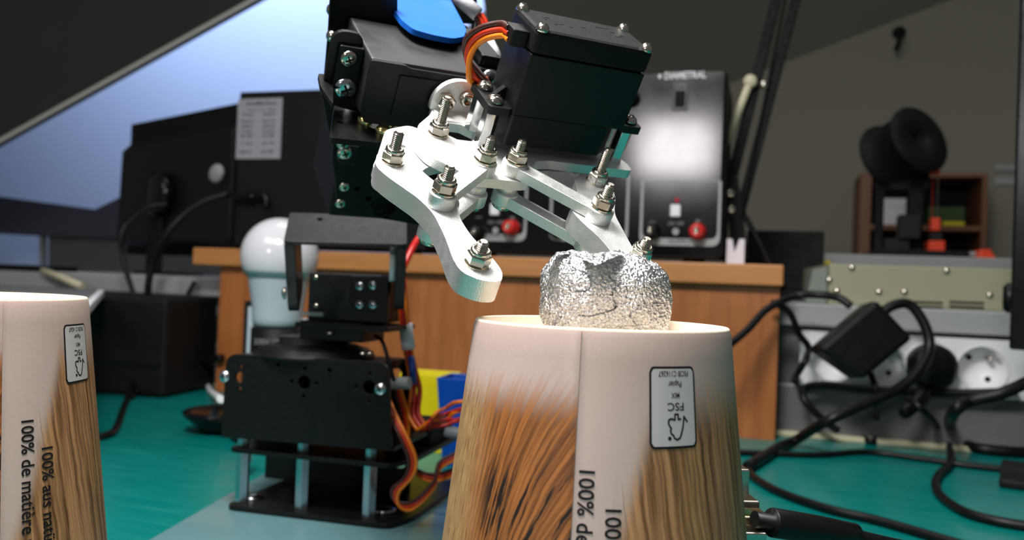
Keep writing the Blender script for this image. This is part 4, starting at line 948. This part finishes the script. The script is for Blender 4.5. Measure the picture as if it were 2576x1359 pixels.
# gripper servo
gs = RB('gripper_servo', GB().box((-20, -10, -27), (20, 10, -7.55)), 'black_plastic', 'large black gripper servo', .3)
RB('servo_cover', GB().box((-20.2, -10.1, -7.5), (20.2, 10.1, 0)), 'servo_cover', None, 1.4, gs)
RB('gear_housing', GB().prism(rnd([(-20, -10), (14, -10), (20, -4), (20, 10), (-20, 10)], 1), -37, -27.03, 2), 'black_plastic', None, .3, gs)
for s_ in (-1, 1):
    b = GB(); b.prism(rnd(rect(s_ * 19.8, -9.2, s_ * 27.6, 9.2), 1.5), -28.2, -25.6, 2); RB('servo_ear', b, 'black_plastic', bevel=.3, parent=gs)
    b = GB(); b.hexa([(s_ * 19.5, -1, -28), (s_ * 26, -1, -27.9), (s_ * 26, 1, -27.9), (s_ * 19.5, 1, -28), (s_ * 19.5, -1, -22), (s_ * 20.5, -1, -22), (s_ * 20.5, 1, -22), (s_ * 19.5, 1, -22)]); RB('ear_rib', b, 'black_plastic', parent=gs)
    for y in (-5, 5): dome(G, (s_ * 24.4, y, -25.6), (0, 0, 1), 2.75, name='ear_screw', m='steel', cross=True, h=2.2)
for x in (-18.2, 18.2):
    for y in (-8.2, 8.2): dome(G, (x, y, -0.6), (0, 0, 1), 2.1, name='cover_screw', m='steel', cross=True, h=2.3)
# moulded marks on the cover: rotated half turn as in the photo
b = GB()
for (x, y, wx, wy) in ((-12, 4, 2.4, .6), (-13, 2.6, .7, 1.8), (-9, 0, 2.6, 1.2), (-8.2, 1.4, 1.4, 1.0), (-11, -1.6, .9, .6), (-5.5, -1.2, .8, .6), (0, 1.2, 1.3, .8), (8.2, 4.6, 5.0, .55), (10.8, 2.0, 1.6, .8), (13.4, .2, 1.4, .8), (11.4, -1.4, 2.2, .7)):
    b.box((x - wx / 2, y - wy / 2, -0.1), (x + wx / 2, y + wy / 2, 0.12), Matrix.Rotation(0.15, 3, 'Z'))
RB('moulded_marks', b, 'dark', parent=gs)
# cable plug and flat ribbon cable
def gpt(px, py, d): return G.I @ W(px, py, d)
pk = RB('cable_exit', GB().box((-25.5, -5.5, -7.8), (-20, 1.5, -2.6)), 'black_plastic', None, .5, gs)
def wire3(path, dirs, parent=None, name='servo_wire', r=.75, cols=('brown', 'red', 'orange')):
    P = spline([Vector(p) for p in path], 10)
    for i, cc in enumerate(cols):
        off = (i - (len(cols) - 1) / 2) * r * 1.95
        Q = []
        for k, p in enumerate(P):
            t = k / (len(P) - 1) * (len(dirs) - 1); a = int(min(t, len(dirs) - 2)); fr2 = t - a
            d = Vector(dirs[a]).lerp(Vector(dirs[a + 1]), fr2).normalized(); Q.append(p + d * off)
        b = MB(WORLD); b.tube(Q, r, 8); RB(name, b, cc)
dn = -_u
e0 = G.w((-25, -2, -5.2))
wire3([e0, W(1262, 74, 250), W(1215, 84, 253), W(1183, 110, 256), W(1176, 150, 259), W(1190, 190, 262), W(1222, 222, 268), W(1255, 268, 278)],
      [(dn * 1 + _r * .0), (dn + _r * .2), (dn * .6 + _r * .6), (_r * -.8 + dn * .1) * -1 if False else (_r * .2 + dn * .9 - _f * .3), (_r * -.9 + dn * .3), (_r * -.9 + dn * .3)], r=.95)
# white sleeves and red wires behind
b = MB(WORLD); b.tube([W(1120, -30, 330), W(1160, 0, 330), W(1202, 36, 330)], 2.9, 10); RB('white_sleeve', b, 'white_tape')
b = MB(WORLD); b.tube([W(1206, 72, 331), W(1236, 130, 332), W(1252, 165, 333)], 3.1, 10); RB('white_sleeve', b, 'white_tape')
wire3([W(1200, 34, 330), W(1214, 58, 330), W(1222, 90, 331)], [_r, _r], r=.8, cols=('brown', 'red', 'red'))
wire3([W(1246, 158, 332), W(1254, 185, 330), W(1256, 230, 328)], [_r, _r], r=.9, cols=('red', 'orange'))
wire3([W(1160, 88, 345), W(1164, 108, 345), W(1174, 130, 345)], [_r, _r], r=.8, cols=('orange', 'orange'))
b = MB(WORLD); b.tube(spline([W(1190, 20, 345), W(1196, 60, 342), W(1188, 110, 340), W(1180, 140, 340)]), 1.6, 8); RB('black_wire', b, 'rubber')

# wires at the robot base
def bw(px, py, y): return B.w(B.on(1, y, px, py))
trunk = spline([bw(1008, 700, 30), bw(1014, 770, 34), bw(1022, 850, 38), bw(1035, 920, 40), bw(1046, 980, 40), bw(1040, 1040, 34), bw(1060, 1080, 30)], 6)
rr = random.Random(3)
for i, cc in enumerate(('deepred', 'red', 'deepred', 'orange', 'red', 'deepred', 'orange')):
    ph = i * 0.9; Q = []
    for k, p in enumerate(trunk):
        s_ = k / (len(trunk) - 1); sp_ = 2.0 + 3.4 * max(0, s_ - .45)
        Q.append(p + _r * math.cos(ph + s_ * 1.5) * sp_ + _f * math.sin(ph + s_ * 1.5) * sp_)
    Q = Q[:-1] + spline([Q[-1], bw(1078 + i * 3, 1076 - i * 6, 30 - i), bw(1120, 1070 - i * 7 + (i % 2) * 10, 30 + i * 3), bw(1150, 1060 - i * 8 + (i % 3) * 6, 34), bw(1215, 1050 - i * 6, 36)], 5)
    b = MB(WORLD); b.tube(Q, 1.05, 6); RB('servo_wire', b, cc)
b = MB(WORLD); b.tube([bw(1020, 815, 37), bw(1023, 845, 38), bw(1028, 878, 39)], 3.9, 14); RB('wire_wrap', b, 'white_tape', 'white tape around the wires')
b = MB(WORLD); b.tube([bw(1034, 896, 34), bw(1038, 930, 34), bw(1040, 968, 33)], 1.9, 8); RB('wire_tie', b, 'bluebin', 'blue plastic piece on the wires')
b = MB(WORLD); b.tube([bw(1120, 1084, 32), bw(1165, 1094, 34), bw(1210, 1100, 36)], 3.4, 12); RB('grey_sleeve', b, 'grey_sleeve')
wire3([bw(968, 1000, 12), bw(992, 1055, 4), bw(1020, 1110, 0), bw(1038, 1160, 0), bw(1028, 1200, 0), bw(995, 1235, 0), bw(1000, 1268, 2), bw(1038, 1272, 6), bw(1090, 1222, 14), bw(1108, 1170, 22), bw(1180, 1135, 30)], [_r, _r, _r, _r, _r + dn, dn, dn, dn], r=.95)
wire3([bw(1000, 980, 30), bw(1018, 1050, 30), bw(1020, 1110, 30), bw(1028, 1170, 30), bw(1080, 1202, 28), bw(1140, 1190, 28), bw(1200, 1170, 28)], [_r, _r, dn, dn], r=.95)
b = MB(WORLD); b.tube(spline([bw(945, 845, 20), bw(962, 860, 16), bw(975, 900, 14), bw(992, 960, 14)]), 1.1, 8); RB('black_wire', b, 'rubber')
b = MB(WORLD); b.tube(spline([bw(1060, 590, 60), bw(1040, 620, 50), bw(1012, 680, 40), bw(1008, 702, 30)]), 2.0, 8); RB('servo_wire', b, 'deepred')
b = MB(B); c = bx(1040, 1130, 60); b.box((c.x - 14, 50, 34.4), (c.x + 14, 88, 46)); RB('power_board', b, 'black_dull', bevel=1)

# blue plastic strip lying over the wrist servo
zb = -23.5
pts = [gp(2, zb, *p) for p in ((930, -120), (1060, -140), (1126, -15), (1160, 48), (1173, 74), (1168, 92), (1140, 97), (1090, 88), (1040, 74), (1010, 50), (992, 24), (962, -20))]
b = GB(); b.prism(rnd([(p.x, p.y) for p in pts], 2.2), zb - 2.0, zb, 2)
b.build('blue_strip', 'blue', None, 'bright blue round tipped plastic strip over the black wrist servo', 'strip', bevel=.4, origin=pts[0])

# ------------------------------------------------------------------ cups
def cup(px, rimy, d, seam_deg, label, txt_deg, lab_deg, v2, v1):
    c = W(px, rimy, d); zr = c.z; R0 = 31.0; tn = 0.108
    fr = Fr(Matrix.Translation((c.x, c.y, 0)))
    root = thing('paper_cup', label, 'cup', fr, 'wood print paper cups')
    # view azimuth: direction from cup to camera
    az = math.atan2(-c.y, -c.x)
    def pt(u_deg, v, off=0.0):     # degrees right of the seam (as the camera sees it), mm below rim
        a = az + math.radians(seam_deg + u_deg); r = R0 + tn * v + off
        return Vector((r * math.cos(a), r * math.sin(a), zr - v))
    b = MB(fr); uv = b.b.loops.layers.uv.new('UVMap'); N = 180; vs_ = [0.0, 1.2] + [6 * i for i in range(1, int(zr // 6))] + [zr - 0.3]
    rings = []
    for v in vs_:
        row = []
        for i in range(N):
            a = -180 + 360 * (i + 0.5) / N; off = 0.0
            row.append((b.b.verts.new(pt(a, v, (0.35 if -3.2 < a < 0 else 0.0) - (0.25 if v == 0 else 0))), a, v))
        rings.append(row)
    k_ = math.radians(1) * (R0 + 3)
    for A, Bq in zip(rings, rings[1:]):
        for i in range(N):
            j = (i + 1) % N; f_ = b._face([A[i][0], A[j][0], Bq[j][0], Bq[i][0]], True)
            for lp_, (vv, a, v) in zip(f_.loops, (A[i], A[j], Bq[j], Bq[i])):
                if j == 0 and a < 0: a = a + 360
                lp_[uv].uv = (a * k_ if a <= 180 else (a - 360) * k_, v)
    b.build('printed_sleeve', 'cup', root, label='wood print paper wall')
    b = MB(fr); b.lathe((0, 0, zr), (0, 0, 1), [(R0 - .2, -0.6), (R0 - 0.25, 0.2), (R0 - .6, .55), (R0 - 1.0, .2), (R0 - 1.0, -8), (0, -8)], 96, caps=False); b.build('recessed_base', 'cup_in', root, label='raw paper rim and sunken base')
    b = MB(fr); b.lathe((0, 0, 0), (0, 0, 1), [(R0 + tn * zr + 1.6, 0.1), (R0 + tn * zr + 3, 1.8), (R0 + tn * zr + 1.6, 3.6), (R0 + tn * (zr - 4), 4.2)], 96, caps=False); b.build('rolled_lip', 'cup_rim', root)
    # seam edge, a thin raised paper edge
    b = MB(fr)
    for v_a, v_b in ((0.2, zr - 4),):
        q = [pt(-0.0, v_a, 0.0), pt(0.0, v_b, 0.0), pt(-0.22, v_b, 0.42), pt(-0.22, v_a, 0.42)]
        b._face([b.b.verts.new(x) for x in q])
    b.build('seam_edge', 'cup_rim', root, fix=False)
    kd = 1 / k_
    # certification label
    lw_, lh_ = 11.9, 16.9; vc = 15.3
    def lpt(x, y, off): return pt(lab_deg + x * kd, vc - y, off)
    def rr_strip(w2, h2, rad, off):
        bb = MB(fr); n = 26; prev = None
        for i in range(n + 1):
            x = -w2 + 2 * w2 * i / n; dx = abs(x) - (w2 - rad); yy = h2 - (rad - math.sqrt(max(0, rad * rad - dx * dx)) if dx > 0 else 0)
            cur = [bb.b.verts.new(lpt(x, -yy, off)), bb.b.verts.new(lpt(x, yy, off))]
            if prev: bb._face([prev[0], cur[0], cur[1], prev[1]], True)
            prev = cur
        return bb
    rr_strip(lw_ / 2, lh_ / 2, 1.2, 0.10).build('label_border', 'ink', root, fix=False)
    lab = rr_strip(lw_ / 2 - .5, lh_ / 2 - .5, .8, 0.16).build('certification_label', 'paperwhite', root, label='white box with black border', fix=False)
    b = MB(fr); s_ = 0.0150
    def lt(txt, zx0, zx1, zy0, zy1, bold=True, serif=False):   # zoom-pixel box; the text stands on its head
        V, Fc, wd = text_mesh(txt, 1.0, bold); hh = max(v[1] for v in V)
        W_ = (zx1 - zx0) * s_; H_ = (zy1 - zy0) * s_
        add_flat(b, V, Fc, lambda u, v: lpt((zx1 - 455) * s_ - u * W_ / wd, (680 - zy1) * s_ * 1.0 + 0 + (zy1 - zy0) * s_ - 0 - (H_ - 0) + (0) + (H_ - v * H_ / hh) * 0 + (-(v * H_ / hh)) * 0 + (H_ - v / hh * H_) * 0 + 0 if False else ((680 - zy0) * s_ - v / hh * H_), 0.2))
    lt('FSC® C116267', 205, 722, 180, 262); lt('Papier', 360, 592, 322, 405); lt('MIX', 410, 552, 480, 555); lt('FSC', 345, 622, 620, 728)
    def z2(p): return ((p[0] - 455) * s_, (680 - p[1]) * s_)
    for path, wd in (([(440, 845), (400, 835), (362, 850), (352, 890), (372, 935), (398, 965), (384, 1000), (398, 1040), (432, 1062), (445, 1098), (495, 1125), (545, 1095), (575, 1020), (600, 940), (612, 860), (622, 805)], .42),
                     ([(612, 800), (640, 838), (682, 888)], .42), ([(440, 850), (462, 850), (462, 775), (518, 775), (518, 848), (570, 840)], .42)):
        P2 = []
        for a2, b2 in zip(path, path[1:]):
            for k in range(3): P2.append((a2[0] + (b2[0] - a2[0]) * k / 3, a2[1] + (b2[1] - a2[1]) * k / 3))
        P2.append(path[-1]); V, Fc = stroke([z2(q) for q in P2], wd); add_flat(b, V, Fc, lambda u, v: lpt(u, v, 0.2))
    cc = z2((370, 1102)); V = circ(cc, .42, 16); add_flat(b, V, [tuple(range(16))], lambda u, v: lpt(u, v, 0.2))
    b.build('label_print', 'ink', lab, fix=False)
    # running text, reads downwards
    b = MB(fr)
    for txt, dg, v0 in (('100% de matière naturelle', txt_deg[0], v2), ('100% aus natürlichem Rohstoff', txt_deg[1], v1)):
        V, Fc, wd = text_mesh(txt, 4.55, True)
        add_flat(b, V, Fc, lambda u, v: pt(dg + (v - 1.6) * kd, v0 + u * 1.0, 0.14))
    b.build('running_text', 'ink', root, fix=False)
    return root, fr, zr
c1 = cup(1511, 816, 205, -7.0, 'printed wood grain paper cup in front, upside down holding the foil ball', (4.3, 13.6), 36, 28.4, 35.8)
c2 = cup(-73, 746, 246, 13.5, 'upside down wood grain paper cup cut off at the left edge, nothing on it', (10.8, 19.6), 41.5, 32.2, 40.2)

# ------------------------------------------------------------------ foil ball
root, cfr, zr = c1
cc = W(1522, 735, 204)
prof = [(0, 162), (15, 159), (28.7, 147), (40, 131), (49, 122), (60, 108), (70, 99), (85, 90), (105, 96), (120, 120), (132, 140), (147, 157), (164, 165), (182, 163), (202, 172), (218, 180), (240, 158), (255, 132), (270, 124), (285, 130), (300, 152), (325, 178), (348, 166), (360, 162)]
def pr_(a):
    a %= 360
    for (a0, r0), (a1, r1) in zip(prof, prof[1:]):
        if a0 <= a <= a1: t = (a - a0) / (a1 - a0); t = t * t * (3 - 2 * t); return r0 + (r1 - r0) * t
ff = axes(cc, _r, _f, _u)
b = MB(ff); bmesh.ops.create_icosphere(b.b, subdivisions=7, radius=1.0)
lowest = 1e9
for v in b.b.verts:
    n = v.co.normalized(); a = math.degrees(math.atan2(n.z, n.x)); r = pr_(a) * 204 / 2100
    h = math.hypot(n.x, n.z); rr0 = r * h + 14.2 * (1 - h); r = rr0 if h > 0.3 else 14.2 + (r - 14.2) * h
    p = n * r
    y2 = n.y; p.y = 14.0 * math.copysign(abs(n.y) ** 0.8, n.y)
    q = p * 0.30
    d = noise.noise(q * 0.55) * 0.55 + abs(noise.noise(q * 1.3 + Vector((5, 0, 0)))) * -0.3
    vd = noise.voronoi(p * 0.62 + Vector((3, 3, 3)))[0]; d += (vd[1] - vd[0]) * 0.10
    vd = noise.voronoi(p * 1.5)[0]; d += (vd[1] - vd[0]) * 0.16; d += noise.noise(p * 2.1) * 0.16
    cre = abs(noise.noise(Vector((p.x * 0.11, p.y * 0.11, p.z * 0.16)) + Vector((9, 2, 4))))
    if cre < 0.012: d -= 0.9 * (1 - cre / 0.012)
    v.co = p + n * d
for f_ in b.b.faces: f_.smooth = False
ball = b.build('foil_ball', 'foil', None, 'crumpled silver foil ball resting in the top of the front cup', 'ball', fix=False)
# folded foil flaps on the top
def flap(pix, d0, name, thick=1.2, seed=1):
    b = MB(WORLD); n = 26; m_ = 10; rows = []
    top = spline([W(x, y, d) for x, y, d in pix[0]], 8); bot = spline([W(x, y, d) for x, y, d in pix[1]], 8)
    for i in range(n + 1):
        t = i / n; a = top[int(t * (len(top) - 1))]; c = bot[int(t * (len(bot) - 1))]; row = []
        for j in range(m_ + 1):
            s_ = j / m_; p = a.lerp(c, s_); p = p - _f * (math.sin(PI * s_) * 1.3 * math.sin(PI * min(1, t * 1.0 + .0))) + noise.noise_vector(p * 0.9 + Vector((seed, 0, 0))) * 0.35
            row.append(p)
        rows.append(row)
    for off in (0, thick):
        vv = [[b.b.verts.new(p + _f * off) for p in row] for row in rows]
        for i in range(n):
            for j in range(m_): b._face([vv[i][j], vv[i][j + 1], vv[i + 1][j + 1], vv[i + 1][j]], True)
        if off == 0: v0_ = vv
    for A, Bq in ((v0_, vv),):
        bd = [(i, 0) for i in range(n + 1)] + [(n, j) for j in range(1, m_ + 1)] + [(i, m_) for i in range(n - 1, -1, -1)] + [(0, j) for j in range(m_ - 1, 0, -1)]
        for (i, j), (k, l) in zip(bd, bd[1:] + bd[:1]): b._face([A[i][j], A[k][l], Bq[k][l], Bq[i][j]], True)
    return b.build(name, 'foil', ball)
flap([[(1466, 649, 194), (1500, 638, 195), (1545, 630, 196), (1568, 633, 197)], [(1470, 653, 188), (1496, 664, 186), (1530, 656, 187), (1570, 637, 193)]], 195, 'foil_flap')
flap([[(1366, 690, 196), (1378, 662, 197), (1400, 636, 199), (1434, 632, 200)], [(1370, 684, 194), (1388, 666, 193.5), (1402, 646, 195), (1436, 637, 197)]], 195, 'foil_flap', seed=4)

# ------------------------------------------------------------------ circuit board and plug at the lower right
pc = W(1850, 1330, 262)
pf = Fr(Matrix.Translation((pc.x, pc.y, 0)) @ Matrix.Rotation(0.05, 4, 'Z'))
cbd = thing('circuit_board', 'green circuit board with metal connectors half hidden by the front cup', 'circuit board', pf)
zb0 = 26
def pp(px, py, y=0): return pf.on(1, y, px, py)
zpl = pp(1905, 1345).z
zb0 = zpl - 12
xr_ = pp(1922, 1350).x
b = MB(pf); b.box((-60, 4, zb0), (xr_, 90, zb0 + 1.6)); b.build('board', 'pcb', cbd)
for x in (-50, xr_ - 6):
    for y in (10, 84):
        b = MB(pf); b.cyl((x, y, 0), (x, y, zb0), 2.6, n=12); b.build('support_post', 'greyrail', cbd)
def conn(nm, a, c, y0, y1, m, label=None):
    p, q = pp(*a, y0), pp(*c, y0); b = MB(pf); b.box((p.x - 6, y0, p.z), (q.x, y1, q.z)); b.build(nm, m, cbd, bevel=.5, label=label)
conn('tall_connector', (1862, 1255), (1887, 1182), 14, 34, 'steel', 'tall metal connector')
conn('usb_connector', (1868, 1282), (1912, 1262), 6, 22, 'steel')
conn('power_jack', (1868, 1325), (1942, 1302), 2, 14, 'gold', 'brass coloured power jack')
conn('lower_connector', (1886, 1362), (1930, 1342), -6, 4, 'steel')
b = MB(pf)
for i in range(7):
    p = pp(1872 + i * 7, 1336 + (i % 3) * 8, 6 + i); b.box((p.x - 1.2, p.y, p.z - 1), (p.x + 1.2, p.y + 2.5, p.z + 1))
b.build('small_chips', 'black_gloss', cbd)
pg = thing('power_plug_cable', 'black cylindrical power plug and cable at the lower right corner', 'plug', Fr(Matrix.Translation(W(2000, 1325, 262))))
g0 = Fr(Matrix.Translation(W(2000, 1325, 262))); o_ = g0.M.translation
b = MB(WORLD); pA_, pB_ = W(1938, 1314, 262), W(2156, 1350, 272); dv = (pB_ - pA_)
b.lathe(pA_, dv, [(2.6, -6), (2.6, 0), (4.3, 0), (4.6, .6), (4.6, dv.length * .58), (4.4, dv.length * .6), (4.4, dv.length * .62), (4.5, dv.length * .64), (4.1, dv.length - 1), (3.0, dv.length), (0, dv.length)], 28)
b.build('plug_body', 'rubber', pg)
b = MB(WORLD); b.tube(spline([pB_ - dv * .02, W(2250, 1372, 275), W(2400, 1400, 285), W(2560, 1420, 300)]), 2.3, 10); b.build('plug_cord', 'rubber', pg)
V, Fc, wd = text_mesh('CLIFF', 3.2, True); b = MB(WORLD); dn1 = dv.normalized(); sd = (-_f).cross(dn1).normalized() * -1
sd = dn1.cross(_f).normalized()
if sd.z > 0: sd = -sd
add_flat(b, V, Fc, lambda u, v: pA_ + dn1 * (7 + (wd - u) * 12 / wd) + (_u * -1) * (-1.2 + v) * -1 * 0 + Vector((0, 0, 0)) + sd * (-1.4 + v) - _f * (4.62 * math.cos((v - 1.4) / 4.6)))
b.build('lettering', 'greyink', pg, fix=False)
